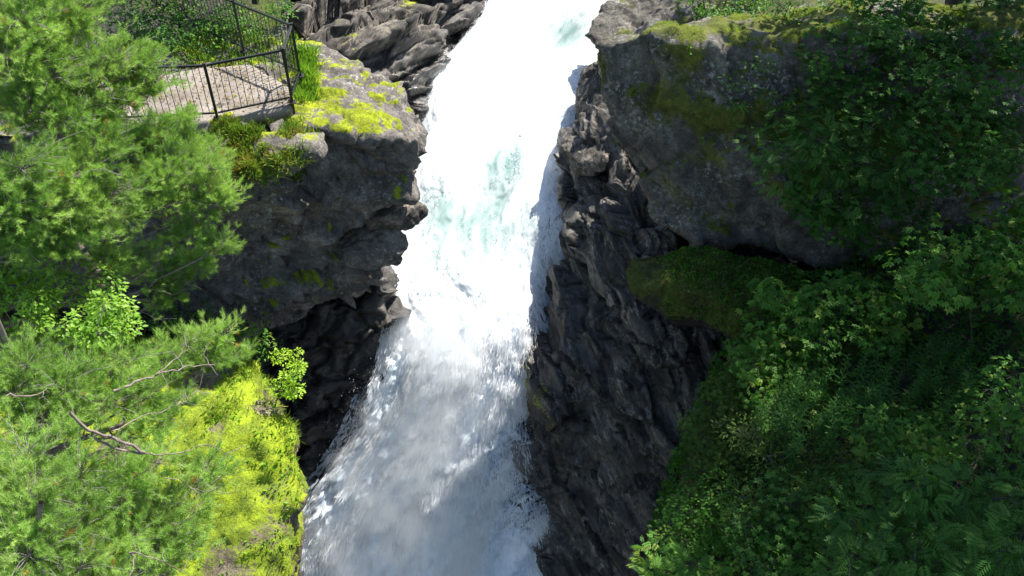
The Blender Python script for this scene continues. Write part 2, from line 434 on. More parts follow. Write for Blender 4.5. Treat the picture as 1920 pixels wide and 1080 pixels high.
H0 = hp + low_pts(hp, -1.3) + [np.array([-9.5, 14.2, -9.8]), np.array([-9.5, 14.0, -11.5])]
def head_moss(V, N):
    n = fbm(V * 1.3, 4, 50); up = sstep(0.6, 0.9, N[:, 2])
    streak = fbm(V * np.array([1.5, 3.6, 1.5]) , 5, 61, 0.6)
    edge = np.exp(-((V[:, 1] - 15.9) / 0.5) ** 2) * 0.15
    return np.clip(up * (0.40 + 0.95 * streak + 0.35 * n + edge) + (1 - up) * (0.05 + 0.3 * n) * 0.5, 0, 1)
head, HV, HF, HN, HM = rock('rock_headland', [H1, H2, H0], M['headland'], 0.065, 1, (0.6, 0.20), massive(0.10, 0.03, (0.34, 0.08, 1.0), 0.22, 8, 1.3), head_moss,
    kind='structure')
# --- thin ledges jutting out over the water
def slab(name, pts, th, mat, label, seed=1, h=0.045):
    pts = [np.array(p) for p in pts]
    return rock(name, [pts + low_pts(pts, -th)], mat, h, 1, (1.4, 0.05), foliation((1, 0.3, 0.1), 0.05, 0.012, 0.8, 2.5, 0.3, seed), None, label=label, cat='rock ledge')
slab('rock_ledge', [Q(795, 378, 16.7), Q(775, 412, 16.3), Q(735, 398, 16.1), Q(752, 368, 16.8), Q(690, 370, 17.4), Q(690, 410, 16.2)], 0.30, M['bank'], 'sunlit flat rock ledge jutting over the water below the headland, uppermost of two', 2)
slab('rock_ledge', [Q(766, 430, 16.3), Q(752, 478, 15.9), Q(690, 490, 15.75), Q(640, 476, 15.75), Q(735, 412, 16.4), Q(640, 430, 16.6)], 0.38, M['headland'], 'long brown rock ledge under the headland with a lit tip, lower of two', 4)
# --- dark wet wall below the headland
WL = [P(530, 505, 22.2), P(715, 500, 22.8), P(730, 580, 22.9), P(738, 655, 23.0), P(700, 745, 23.2), P(648, 830, 23.4), P(630, 900, 23.6), P(610, 985, 23.8), P(560, 1100, 24.2), P(540, 1200, 24.4),
      P(400, 505, 22.6), P(380, 1200, 24.0), P(560, 520, 25), P(700, 520, 25.5), P(560, 1150, 26)]
wall, *_ = rock('gorge_wall', [WL], M['wet'], 0.07, 1, (0.6, 0.30), massive(0.18, 0.03, (-0.35, 0.1, 1.0), 0.23, 21, 1.1), None, lambda V, N: 0.75 + 0.5 * fbm(V, 2, 3), kind='structure')
# --- upper left bank
UB = [P(782, 182, 25.7), P(832, 128, 26.8), P(880, 60, 28.2), P(925, 0, 29.2), P(965, -70, 30.8), P(640, 92, 24.6), P(700, 135, 24.6), P(560, 60, 24.5), P(560, 0, 25.5),
      P(700, -40, 28), P(560, -90, 28), P(860, -70, 30.5), P(780, 260, 26.3), P(560, 300, 25), P(960, 60, 31)]
bank, *_ = rock('river_bank', [UB], M['bank'], 0.055, 0, (0.6, 0.35), foliation(P(900, 20, 28.5) - P(640, 130, 25), 0.42, 0.02, 0.22, 1.05, 0.2, 31),
    lambda V, N: np.clip(sstep(0.5, 0.9, N[:, 2]) * (0.12 + 0.8 * fbm(V * 0.8, 3, 12)), 0, 1), lambda V, N: sstep(-11.7, -12.9, V[:, 2]), kind='structure')
# --- right side: folded schist cliff beside the fall
RC = [P(1085, 290, 24.4), P(1062, 400, 23.6), P(1034, 560, 22.9), P(1018, 700, 22.7), P(1005, 800, 22.7), P(1022, 960, 22.8), P(1060, 1080, 22.8), P(1080, 1200, 22.9),
      P(1100, 190, 24.4), P(1135, 115, 24.6), P(1160, 250, 22.2), P(1195, 470, 20.9), P(1230, 620, 20.9), P(1270, 800, 21.5), P(1280, 1080, 21.4), P(1280, 1200, 21.4), P(960, 870, 23.75), P(970, 940, 23.75),
      P(1500, 480, 21), P(1500, 1200, 21.2), P(1350, 230, 24), P(1500, 700, 24), P(1400, 1200, 24)]
cliff, CV, CF, CN, _ = rock('gorge_cliff', [RC], M['schist'], 0.05, 1, (0.45, 0.35), foliation(P(1240, 760, 20.9) - P(1050, 330, 23.6), 0.40, 0.02, 0.28, 1.25, 0.28, 3),
    lambda V, N: np.clip(0.1 + 0.5 * fbm(V * 0.7, 3, 44), 0, 0.5), lambda V, N: sstep(2.2, 0.6, V[:, 0]) * 0.6 + 0.30, kind='structure')
slab('rock_ledge', [P(1050, 272, 23.6), P(1075, 250, 23.8), P(1140, 262, 22.6), P(1142, 305, 22.0), P(1085, 308, 22.6)], 0.35, M['schist'], 'smooth purple-grey slab sticking out beside the rapids', 6)
slab('rock_ledge', [P(1092, 125, 25.0), P(1128, 112, 24.4), P(1136, 170, 23.6), P(1132, 222, 23.0), P(1105, 212, 23.7), P(1082, 180, 24.6)], 0.9, M['bank'], 'pale sunlit folded rock knob beside the big lichened boulder', 7)
# --- big lichened boulder
BO = [P(1116, 92, 19.0), P(1200, 78, 18.4), P(1300, 86, 17.9), P(1450, 66, 17.6), P(1600, 64, 17.4), P(1210, 58, 20.2), P(1290, 35, 20.2), P(1480, 22, 20.2), P(1750, 20, 19.6),
      P(1130, 200, 19.6), P(1165, 300, 20.2), P(1240, 395, 20.4), P(1330, 452, 20.0), P(1450, 480, 19.6), P(1560, 505, 19.2), P(1700, 470, 18.7), P(1400, 290, 18.6), P(1560, 250, 18.1), P(1300, 240, 18.8),
      P(2050, 300, 17.5), P(2050, 40, 18), P(2050, 480, 18), P(1400, 400, 22.5), P(1950, 400, 22), P(1250, 300, 22)]
boul, BV, BF, BN, BM_ = rock('boulder', [BO], M['boulder'], 0.07, 2, (0.5, 0.3), massive(0.14, 0.05, (0.5, 0.1, 0.8), 0.11, 14, 0.9),
    lambda V, N: np.clip(sstep(0.55, 0.85, N[:, 2]) * (0.58 + 0.8 * fbm(V * 1.2, 3, 9)) + (0.36 + 0.8 * fbm(V * 0.9, 4, 19)) * (N[:, 2] < 0.6) * 0.85 + 0.36 * np.exp(-((V[:, 2] + 9.6 + 0.25 * fbm(V * 1.5, 2, 4)) / 0.35) ** 2) * sstep(2.6, 3.6, V[:, 0]) * (N[:, 2] < 0.6), 0, 1),
    label='huge grey lichened boulder with a mossy crest above the right cliff', cat='boulder')
TR = [P(1104, 66, 25.6), P(1120, 40, 25.8), P(1165, -10, 26.6), P(1135, 92, 25.2), P(1190, 90, 24.6), P(1290, 86, 24.2), P(1300, 10, 25.2), P(1200, -60, 27.2), P(1330, -60, 26.6), P(1150, 115, 27.5), P(1330, 115, 27), P(1300, -60, 29)]
rock('boulder', [TR], M['boulder'], 0.06, 1, (0.7, 0.3), massive(0.12, 0.05, (0.3, 0.2, 0.9), 0.05, 15), lambda V, N: np.clip(0.25 + 0.6 * fbm(V * 1.2, 3, 29), 0, 1),
    label='rounded dark rock at the top edge right of the rapids', cat='boulder')
# --- moss hummock and brown hollow below it
HU = [P(1176, 492, 19.3), P(1230, 476, 19.5), P(1330, 474, 19.2), P(1400, 520, 18.8), P(1190, 545, 18.9), P(1255, 600, 18.7), P(1335, 622, 18.5), P(1450, 650, 18.2), P(1300, 540, 18.2), P(1450, 500, 19.5), P(1300, 600, 20.5), P(1550, 560, 18.5)]
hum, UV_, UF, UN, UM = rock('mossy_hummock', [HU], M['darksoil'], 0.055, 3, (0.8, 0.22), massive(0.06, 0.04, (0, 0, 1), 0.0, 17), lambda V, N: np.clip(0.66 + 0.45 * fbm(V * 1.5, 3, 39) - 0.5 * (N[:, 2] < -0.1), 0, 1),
    label='rounded rock hummock fully covered in dark green moss on the right cliff', cat='rock')
# --- right slope under the bushes
SL = [P(1400, 590, 19.0), P(1330, 800, 17.8), P(1240, 1040, 16.8), P(1260, 1200, 16.2), P(1700, 480, 18.3), P(2150, 330, 17.8), P(2150, 1250, 12.6), P(1700, 1250, 13.5), P(1700, 800, 15.2), P(2150, 700, 14.5),
      P(1330, 800, 21), P(1240, 1200, 21), P(2150, 1250, 21), P(2150, 480, 22)]
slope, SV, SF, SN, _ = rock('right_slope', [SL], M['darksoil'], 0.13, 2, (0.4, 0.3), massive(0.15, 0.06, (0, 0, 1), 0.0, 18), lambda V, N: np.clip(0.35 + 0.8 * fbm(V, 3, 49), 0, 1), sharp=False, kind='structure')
# --- left knoll, mossy, in the sun
KN = [P(512, 745, 17.6), P(535, 830, 17.0), P(546, 920, 16.5), P(540, 1000, 16.25), P(536, 1080, 16.0), P(525, 1250, 15.5), P(470, 690, 18.6), P(380, 640, 19.0), P(-250, 600, 19.5), P(-250, 1250, 14.8), P(250, 800, 17.2), P(250, 1250, 15),
      P(530, 830, 22), P(530, 1250, 21), P(-250, 700, 23), P(-250, 1250, 21), P(440, 700, 22)]
def knoll_moss(V, N): return np.clip(sstep(-0.1, 0.35, N[:, 2]) * (0.66 + 0.6 * fbm(V * 1.1, 4, 52)) + 0.25 * fbm(V * 2, 3, 53), 0, 1)
knoll, KV, KF, KNm, KM = rock('left_knoll', [KN], M['soil'], 0.085, 2, (0.6, 0.35), massive(0.14, 0.06, (0, 0, 1), 0.05, 19), knoll_moss, sharp=False, kind='structure')
# --- hillsides beyond, so that the gorge stands in a landscape
def hillside(name, x0, x1, y0, y1, zf, mat, n=90):
    gx, gy = np.meshgrid(np.linspace(x0, x1, n), np.linspace(y0, y1, n), indexing='ij')
    p = np.stack([gx.ravel(), gy.ravel(), np.zeros(n * n)], 1)
    p[:, 2] = zf(p[:, 0], p[:, 1]) + 0.25 * fbm(p * 0.5, 4, 7)
    i = np.arange(n - 1)[:, None] * n + np.arange(n - 1)[None]; i = i.ravel()
    Fc = np.stack([i, i + n, i + n + 1, i + 1], 1)
    me = mesh_np(name, p, Fc, dict(moss=np.clip(0.45 + 0.5 * fbm(p * 0.8, 3, 8), 0, 1), wet=np.zeros(len(p))), True)
    return link(name, me, mat, kind='structure')
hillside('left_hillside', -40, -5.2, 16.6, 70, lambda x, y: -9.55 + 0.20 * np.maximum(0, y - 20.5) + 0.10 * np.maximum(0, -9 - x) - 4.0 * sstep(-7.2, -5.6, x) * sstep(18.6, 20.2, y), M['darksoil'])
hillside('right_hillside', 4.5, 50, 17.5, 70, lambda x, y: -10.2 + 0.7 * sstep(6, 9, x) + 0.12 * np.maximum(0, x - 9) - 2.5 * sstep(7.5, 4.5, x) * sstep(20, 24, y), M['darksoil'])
# ------------------------------------------------------------------ the river: one continuous cascade
prof = np.array([[-260, 33.5, -11.2], [-120, 30.0, -11.6], [0, 27.0, 0], [150, 24.0, 0], [300, 21.2, 0], [400, 19.6, 0], [500, 18.0, 0], [600, 16.6, 0], [700, 15.55, 0], [800, 14.7, 0], [950, 13.4, 0], [1080, 12.35, 0], [1250, 11.2, 0]])
cl = []
for v, y, z in prof:
    uL = np.interp(v, [0, 60, 175, 300, 500, 640, 760, 900, 985, 1080, 1250], [915, 880, 780, 775, 715, 735, 690, 640, 545, 540, 530])
    uR = np.interp(v, [0, 50, 120, 250, 320, 400, 560, 700, 800, 960, 1080, 1250], [1160, 1110, 1100, 1060, 1045, 1030, 1000, 985, 972, 1005, 1042, 1080])
    if z == 0: a, c = Q(uL, v, y), Q(uR, v, y)
    else: a, c = np.array([-0.8, y, z]), np.array([5.5, y, z])
    cl.append((a, c))
cl = np.array(cl)
NS, NW = 430, 170
sv = np.linspace(0, len(prof) - 1, NS)
def crom(arr, s):
    i = np.clip(np.floor(s).astype(int), 0, len(arr) - 2); t = (s - i)[:, None]
    p0, p1, p2, p3 = arr[np.maximum(i - 1, 0)], arr[i], arr[i + 1], arr[np.minimum(i + 2, len(arr) - 1)]
    return 0.5 * ((2 * p1) + (-p0 + p2) * t + (2 * p0 - 5 * p1 + 4 * p2 - p3) * t * t + (-p0 + 3 * p1 - 3 * p2 + p3) * t ** 3)
eL, eR = crom(cl[:, 0], sv), crom(cl[:, 1], sv)
mid = (eL + eR) / 2; arc = np.concatenate([[0], np.cumsum(np.linalg.norm(np.diff(mid, axis=0), axis=1))])
wv = np.linspace(-0.22, 1.22, NW)
W = eL[:, None] + (eR - eL)[:, None] * wv[None, :, None]
W = W.reshape(-1, 3)
ss = np.repeat(arc, NW); ww = np.tile(wv, NS) * np.repeat(np.linalg.norm(eR - eL, axis=1), NW); wq = np.tile(wv, NS)
ii = np.arange(NS - 1)[:, None] * NW + np.arange(NW - 1)[None]; ii = ii.ravel()
WF = np.stack([ii, ii + 1, ii + NW + 1, ii + NW], 1)
WN = vnormals(W, WF); WN *= np.sign(WN[:, 2:3] + 1e-6)
fl = np.stack([ww * 1.0, ss * 0.42, 0 * ss], 1)            # flow space: stretched along the current
fw = fl + 0.35 * np.stack([fbm(fl * 1.3, 3, 90), fbm(fl * 1.3, 3, 91), 0 * ss], 1)
steep = sstep(arc[int(NS * 0.52)], arc[int(NS * 0.68)], ss)
billow = np.abs(fbm(fw * 1.1, 4, 70)) * 2.2
fine = ridged(fw * np.array([2.6, 2.0, 1]), 4, 75)
strand = ridged(np.stack([ww * 3.2, ss * 0.5, 0 * ss], 1) + 0.5 * fw, 4, 78)
splash = np.clip(fbm(fl * np.array([1.1, 1.6, 1]) , 4, 171, 0.6) - 0.18, 0, 1)
plume = np.abs(fbm(np.stack([ww * 0.9, ss * 0.75, 0 * ss], 1) + 0.3 * fw, 5, 181, 0.55)) * 2.0
dn = steep * (0.8 * splash * (0.8 + 0.5 * fbm(fl * 7, 3, 172)) + 0.30 * (plume - 0.4)) + (0.07 + 0.05 * steep) * (billow - 0.5) + (0.018 + 0.03 * steep) * fine + steep * 0.05 * strand + 0.30 * fbm(fl * 0.45, 2, 72)
edge = np.maximum(sstep(0.06, -0.16, wq), sstep(0.94, 1.16, wq))
W = W + WN * (dn * (1 - 0.6 * edge))[:, None]
pv_s = np.interp(ss, arc[np.linspace(0, NS - 1, len(prof)).astype(int)], prof[:, 0])
lap = sstep(0.62, 1.0, wq) * sstep(90, 200, pv_s) * sstep(560, 430, pv_s)
W[:, 2] += 0.25 * (1 - (2 * wq - 1) ** 2) - 0.5 * edge * (1 - lap) + 0.75 * lap
def around(u, v, r, y=None):
    i = np.argmin(np.abs(prof[:, 0] - v)); c = Q(u, v, np.interp(v, prof[:, 0], prof[:, 1]))
    return np.exp(-(((W - c) / r) ** 2).sum(1))
clear = 1.0 * around(945, 330, 1.0) + 0.75 * around(895, 450, 1.0) + 0.8 * around(1060, 62, 0.9) + 0.5 * around(825, 400, 0.8) + 0.5 * around(970, 430, 0.7) + 0.35 * around(860, 560, 0.9) + 0.35 * around(870, 80, 0.6) + 0.3 * around(800, 490, 0.6)
clear = clear * (0.8 + 1.0 * fbm(fw * 1.3, 4, 93)) + 0.22 * fbm(fw * 0.7, 4, 95)
thin = np.maximum(sstep(0.05, -0.10, wq), sstep(0.93, 1.05, wq)) * (0.4 + 0.6 * steep) + 0.8 * around(962, 870, 0.8) + 0.8 * around(975, 960, 0.6) + 0.6 * around(585, 1020, 0.7) + 0.5 * around(1045, 340, 0.5)
wm = mesh_np('river', W, WF, dict(fs=ss, fw=ww, clear=np.clip(clear, 0, 1), thin=np.clip(thin, 0, 1), steep=steep), True)

m, nt, out = new_mat('white water'); b = NB(nt)
cx = b.n('ShaderNodeCombineXYZ'); b.l(b.attr('fw'), cx.inputs[0]); b.l(b.math('MULTIPLY', b.attr('fs'), 0.5), cx.inputs[1])
fv = cx.outputs[0]
n1 = b.noise(fv, 1.7, 8, 0.66, 0.9)
n2 = b.noise(fv, 6.5, 7, 0.68, 0.7)
foam = b.ramp(n1, [(0.34, (0.66, 0.74, 0.77)), (0.50, (0.86, 0.89, 0.90)), (0.64, (0.94, 0.94, 0.94))])
foam = b.mix(b.math('MULTIPLY', b.attr('steep'), 0.8), foam, b.ramp(b.noise(fv, 0.9, 6, 0.62, 0.5), [(0.36, (0.66, 0.77, 0.87)), (0.52, (0.86, 0.91, 0.97)), (0.63, (1.0, 1.0, 1.0))]), 'MULTIPLY')
foam = b.mix(b.math('ADD', 0.2, b.math('MULTIPLY', b.attr('steep'), 0.3)), foam, b.ramp(n2, [(0.33, 0.66), (0.6, 1.04)]), 'MULTIPLY')
cf = b.math('ADD', b.attr('clear'), b.math('MULTIPLY', b.math('SUBTRACT', n2, 0.5), 0.5))
foam = b.mix(b.ramp(cf, [(0.10, 0.0), (0.36, 0.55), (0.80, 1.0)]), foam, (0.24, 0.36, 0.335))
bs = b.n('ShaderNodeBsdfPrincipled'); b.l(foam, bs.inputs['Base Color']); bs.inputs['Roughness'].default_value = 0.6
bs.inputs['Specular IOR Level'].default_value = 0.25
h = b.math('ADD', b.math('MULTIPLY', n1, 0.7), b.math('MULTIPLY', n2, 0.5))
tl = b.n('ShaderNodeBsdfTranslucent'); b.l(foam, tl.inputs[0])
b.l(b.bump(h, 0.5, 0.045), bs.inputs['Normal'])
tr = b.n('ShaderNodeBsdfTransparent')
lace = b.noise(fv, 5.0, 7, 0.6, 1.6)
al = b.math('SUBTRACT', b.attr('thin'), b.math('MULTIPLY', b.math('ABSOLUTE', b.math('SUBTRACT', 0.5, lace)), -2.6))
al = b.math('MULTIPLY', b.attr('thin'), b.math('MULTIPLY', b.math('ABSOLUTE', b.math('SUBTRACT', lace, 0.5)), 9.0), True)
mx = b.n('ShaderNodeMixShader'); b.l(al, mx.inputs[0]); m0 = b.n('ShaderNodeMixShader'); m0.inputs[0].default_value = 0.0; b.l(bs.outputs[0], m0.inputs[1]); b.l(tl.outputs[0], m0.inputs[2]); b.l(m0.outputs[0], mx.inputs[1]); b.l(tr.outputs[0], mx.inputs[2])
b.l(mx.outputs[0], out.inputs[0])
M['water'] = m
link('river', wm, M['water'], kind='structure')
# torn strands and foam flecks riding on the water
T_ = np.gradient(W.reshape(NS, NW, 3), axis=0).reshape(-1, 3); T_ /= np.linalg.norm(T_, axis=1, keepdims=True)
NFL = 65000
wgt = ((wq > -0.06) & (wq < 1.06)) * (0.25 + 1.0 * steep + 0.8 * np.maximum(sstep(0.12, 0.0, wq), sstep(0.88, 1.0, wq))) * np.clip(0.25 + 1.6 * fbm(fw * 1.2, 4, 201), 0.02, 2) * (1 - 0.8 * np.clip(clear, 0, 1)) * (np.repeat(arc, NW) > arc[50])
k = rng.choice(len(W), NFL, p=wgt / wgt.sum())
hgt = 0.03 + rng.exponential(0.06, NFL) * (0.5 + steep[k])
pf = W[k] + WN[k] * hgt[:, None] + rng.normal(size=(NFL, 3)) * 0.03
FLECK = (np.array([(-0.5, 0, 0), (0, 0.5, 0.06), (0.5, 0, 0), (0.1, -0.5, 0.05)]), np.array([(0, 2, 1), (0, 3, 2)]))
st_ = steep[k]; ln = (0.04 + 0.16 * rng.random(NFL) ** 2) * (0.6 + 1.6 * st_); wd = 0.008 + 0.012 * rng.random(NFL)
R_ = frames(T_[k] * (0.6 + 1.2 * st_)[:, None] + 0.40 * unit(NFL), WN[k] + 0.5 * unit(NFL))
R_ = R_ * np.stack([ln, wd, wd], 1)[:, None, :]
Vf, Ff, Af = scatter(*FLECK, pf, R_, np.ones(NFL))
m, nt, out = new_mat('foam flecks'); b = NB(nt)
d1 = b.n('ShaderNodeBsdfDiffuse'); d1.inputs[0].default_value = (0.93, 0.94, 0.95, 1); d2 = b.n('ShaderNodeBsdfTranslucent'); d2.inputs[0].default_value = (0.93, 0.95, 0.96, 1)
mx = b.n('ShaderNodeMixShader'); mx.inputs[0].default_value = 0.45; b.l(d1.outputs[0], mx.inputs[1]); b.l(d2.outputs[0], mx.inputs[2]); b.l(mx.outputs[0], out.inputs[0])
link('foam', mesh_np('foam', Vf, Ff), m, label='white foam flecks and torn strands riding on the cascade', cat='foam', kind='stuff')
# flung droplets
def droplets(name, spots, label):
    tv = np.array([(1,0,0),(-1,0,0),(0,1,0),(0,-1,0),(0,0,1),(0,0,-1)], float)
    tf = np.array([(0,2,4),(2,1,4),(1,3,4),(3,0,4),(2,0,5),(1,2,5),(3,1,5),(0,3,5)])
    pos, sc = [], []
    for u, v, du, dv, n, rise in spots:
        for _ in range(n):
            uu, vv = u + rng.normal() * du, v + rng.normal() * dv
            p = Q(uu, vv, np.interp(vv, prof[:, 0], prof[:, 1])); p = p * (1 - rng.random() * rise / 22)
            pos.append(p); sc.append(0.003 + 0.007 * rng.random() ** 3)
    V, Fc, _ = scatter(tv, tf, np.array(pos), frames(unit(len(pos)), unit(len(pos))), sc)
    mm, nt, out = new_mat('droplet'); bb = NB(nt); q = bb.n('ShaderNodeBsdfPrincipled'); q.inputs['Base Color'].default_value = (0.9, 0.93, 0.95, 1); q.inputs['Roughness'].default_value = 0.15
    bb.l(q.outputs[0], out.inputs[0])
    link(name, mesh_np(name, V, Fc, smooth=True), mm, label=label, cat='spray', kind='stuff')
droplets('spray_droplets', [(700, 750, 12, 30, 900, 0.35), (665, 820, 11, 40, 1100, 0.35), (640, 890, 14, 40, 700, 0.35), (770, 740, 60, 60, 700, 0.8), (725, 600, 9, 60, 500, 0.3), (800, 850, 80, 80, 700, 1.0),
    (1040, 330, 12, 30, 700, 0.4), (990, 700, 8, 120, 700, 0.4), (960, 860, 18, 60, 700, 0.4), (570, 1000, 12, 30, 400, 0.4), (840, 130, 14, 40, 500, 0.5), (1090, 110, 10, 40, 500, 0.5)], 'drops of spray thrown up along the edges of the cascade')
# fine spray hanging over the foot of the cascade
m, nt, out = new_mat('fine spray'); b = NB(nt); pos = b.pos(); tot = None
for u, v, tt, r, d in ((830, 640, 22.0, 1.4, 1.1), (850, 770, 22.0, 1.7, 0.55), (790, 880, 22.2, 1.7, 0.55), (840, 990, 22.2, 1.9, 0.55), (690, 1030, 22.6, 1.5, 0.55), (860, 1120, 22.2, 1.7, 0.45), (850, 150, 25.6, 0.8, 0.5), (700, 940, 22.6, 1.1, 0.6), (705, 770, 22.9, 0.6, 0.9), (655, 880, 23.0, 0.7, 0.9), (610, 990, 23.0, 0.8, 0.9), (965, 860, 22.6, 0.7, 0.7), (1000, 990, 22.5, 0.7, 0.7), (1045, 300, 24.0, 0.5, 0.6)):
    dn_ = b.n('ShaderNodeVectorMath', operation='DISTANCE'); b.l(pos, dn_.inputs[0]); dn_.inputs[1].default_value = tuple(P(u, v, tt))
    f_ = b.math('MULTIPLY', b.math('SUBTRACT', 1.0, b.math('DIVIDE', dn_.outputs['Value'], r), True), d)
    tot = f_ if tot is None else b.math('ADD', tot, f_)
den = b.math('MULTIPLY', tot, b.ramp(b.noise(pos, 1.5, 4, 0.6, 0.5), [(0.40, 0.0), (0.66, 2.0)]))
pv_ = b.n('ShaderNodeVolumePrincipled'); pv_.inputs['Color'].default_value = (0.95, 0.98, 1.0, 1); b.l(den, pv_.inputs['Density'])
b.l(pv_.outputs[0], out.inputs['Volume'])
mc_ = np.array([P(u, v, t) for u, v, t in ((560, 560, 19.8), (1050, 500, 19.8), (1150, 1180, 18.5), (430, 1180, 18.5), (560, 560, 25), (1000, 560, 25), (1100, 1250, 25), (480, 1250, 25), (700, 60, 26), (1080, 60, 26), (1100, 330, 22), (1080, 60, 27), (700, 60, 28))])
bm = bmesh.new()
for p in mc_: bm.verts.new(p.tolist())
bmesh.ops.convex_hull(bm, input=bm.verts); me = bpy.data.meshes.new('spray_mist'); bm.to_mesh(me); bm.free()
link('spray_mist', me, m, label='white spray mist drifting over the lower cascade', cat='mist', kind='stuff')

# ------------------------------------------------------------------ lookout path and railing
m, nt, out = new_mat('trodden gravel'); b = NB(nt); pos = b.pos()
col = b.ramp(b.noise(pos, 2.2, 7, 0.65), [(0.3, (0.21, 0.18, 0.15)), (0.7, (0.44, 0.39, 0.335))])
col = b.mix(0.6, col, b.ramp(b.noise(pos, 45, 4, 0.7), [(0.3, 0.55), (0.7, 1.3)]), 'MULTIPLY')
col = b.mix(b.ramp(b.noise(pos, 1.1, 5, 0.65), [(0.5, 0.0), (0.62, 0.75)]), col, (0.12, 0.095, 0.07))   # damp earth and needle litter
bs = b.n('ShaderNodeBsdfPrincipled'); b.l(col, bs.inputs['Base Color']); bs.inputs['Roughness'].default_value = 0.95
b.l(b.bump(b.noise(pos, 40, 5, 0.7), 0.7, 0.03), bs.inputs['Normal']); b.l(bs.outputs[0], out.inputs[0])
M['gravel'] = m
ZP = -9.2
fA, fB, fC, fD = G(408, 222, ZP), G(548, 192, ZP), G(563, 143, ZP), G(457, 97, ZP)
fE = fD + (fD - fC) * 1.25; fZ = G(190, 232, ZP)
pp = [G(395, 226, ZP), G(548, 199, ZP), G(545, 160, ZP), G(470, 118, ZP), G(380, 122, ZP), G(200, 160, ZP), G(60, 235, ZP), G(250, 238, ZP)]
rock('path', [pp + low_pts(pp, -0.32)], M['gravel'], 0.08, 1, (1.2, 0.035), lambda V, N: 0.015 * fbm(V * 4, 3, 2), None, kind='structure')

m, nt, out = new_mat('black painted steel'); b = NB(nt)
bs = b.n('ShaderNodeBsdfPrincipled'); b.l(b.ramp(b.noise(b.pos(), 25, 4), [(0.3, (0.010, 0.011, 0.010)), (0.7, (0.030, 0.031, 0.029))]), bs.inputs['Base Color'])
bs.inputs['Roughness'].default_value = 0.42; b.l(bs.outputs[0], out.inputs[0]); M['steel'] = m
def box_bar(name, p, q, w, parent, cap=0.0):
    p, q = np.array(p, float), np.array(q, float); d = q - p; L = np.linalg.norm(d); d /= L
    ref = np.array([0, 0, 1.0]) if abs(d[2]) < 0.9 else np.array([1.0, 0.25, 0])
    x = np.cross(d, ref); x /= np.linalg.norm(x); y = np.cross(d, x)
    bm = bmesh.new(); rings = []
    for o, s_ in ((0, 0.8), (0.004, 1), (L - 0.004, 1), (L, 0.8)):
        rings.append([bm.verts.new((p + d * o + (x * a + y * c) * w * 0.5 * s_).tolist()) for a, c in ((-1, -1), (1, -1), (1, 1), (-1, 1))])
    for r0, r1 in zip(rings, rings[1:]):
        for k in range(4): bm.faces.new((r0[k], r0[(k + 1) % 4], r1[(k + 1) % 4], r1[k]))
    bm.faces.new(rings[0][::-1]); bm.faces.new(rings[-1])
    bmesh.ops.recalc_face_normals(bm, faces=bm.faces)
    me = bpy.data.meshes.new(name); bm.to_mesh(me); bm.free()
    return link(name, me, M['steel'], parent)
rail = thing('metal_railing', 'black steel railing with thin upright bars around the lookout on the headland', 'railing')
HP = 1.12
UPZ = np.array([0, 0, 1.0])
posts = [fZ, fA, fB, fC, fD, fE]
for p in posts:
    po = box_bar('post', p - UPZ * 0.25, p + UPZ * (HP + 0.03), 0.052, rail)
    box_bar('post_cap', p + UPZ * (HP + 0.032), p + UPZ * (HP + 0.05), 0.06, po)
for po in [o for o in rail.children if o.name.startswith('post')]:
    c = np.mean([v.co[:] for v in po.data.vertices], axis=0); c[2] = ZP + 0.012
    box_bar('base_plate', c + np.array([0, 0, -0.01]), c + np.array([0, 0, 0.014]), 0.15, po)
for p, q in zip(posts, posts[1:]):
    d = q - p; L = np.linalg.norm(d); d = d / L
    e = bpy.data.objects.new('panel', None); COL.objects.link(e); e.parent = rail
    box_bar('top_rail', p + d * 0.035 + UPZ * HP, q - d * 0.035 + UPZ * HP, 0.04, e)
    box_bar('bottom_rail', p + d * 0.035 + UPZ * 0.12, q - d * 0.035 + UPZ * 0.12, 0.03, e)
    n = int(L / 0.115)
    for k in range(1, n):
        c = p + d * (L * k / n)
        box_bar('baluster', c + UPZ * 0.138, c + UPZ * (HP - 0.024), 0.012, e)

# ------------------------------------------------------------------ leaf and needle shapes
def leaflet(L, W, base=(0, 0, 0), ang=0.0, fold=0.18, droop=0.12):
    c, s = math.cos(ang), math.sin(ang)
    v = [(0, 0, 0), (0.42 * L, W / 2, fold * W), (L, 0, -droop * L), (0.42 * L, -W / 2, fold * W)]
    return [(base[0] + c * x - s * y, base[1] + s * x + c * y, base[2] + z) for x, y, z in v]
def quads_to_leaf(ls):
    V = np.array([p for l in ls for p in l], float)
    Fc = np.array([t for i in range(len(ls)) for t in ((4*i, 4*i+2, 4*i+1), (4*i, 4*i+3, 4*i+2))])
    return V, Fc
LEAF = quads_to_leaf([leaflet(1, 0.62)])
NARROW = quads_to_leaf([leaflet(1, 0.2)])
WILLOW = quads_to_leaf([leaflet(1, 0.34)])
ro = [leaflet(0.30, 0.11, (0.95, 0, -0.03))]
for k in range(6):
    x = 0.25 + 0.125 * k
    for sg in (-1, 1): ro.append(leaflet(0.34 - 0.012 * k, 0.115, (x, 0, -0.02 * k), sg * 1.05))
ROWAN = quads_to_leaf(ro)
TRI = quads_to_leaf([leaflet(0.62, 0.42, (0.35, 0, 0)), leaflet(0.5, 0.36, (0.33, 0, 0), 1.15), leaflet(0.5, 0.36, (0.33, 0, 0), -1.15)])
LOBED = quads_to_leaf([leaflet(0.75, 0.36, (0.2, 0, 0), a) for a in (0, 0.75, -0.75)] + [leaflet(0.5, 0.28, (0.2, 0, 0), a) for a in (1.6, -1.6)])
fr = []
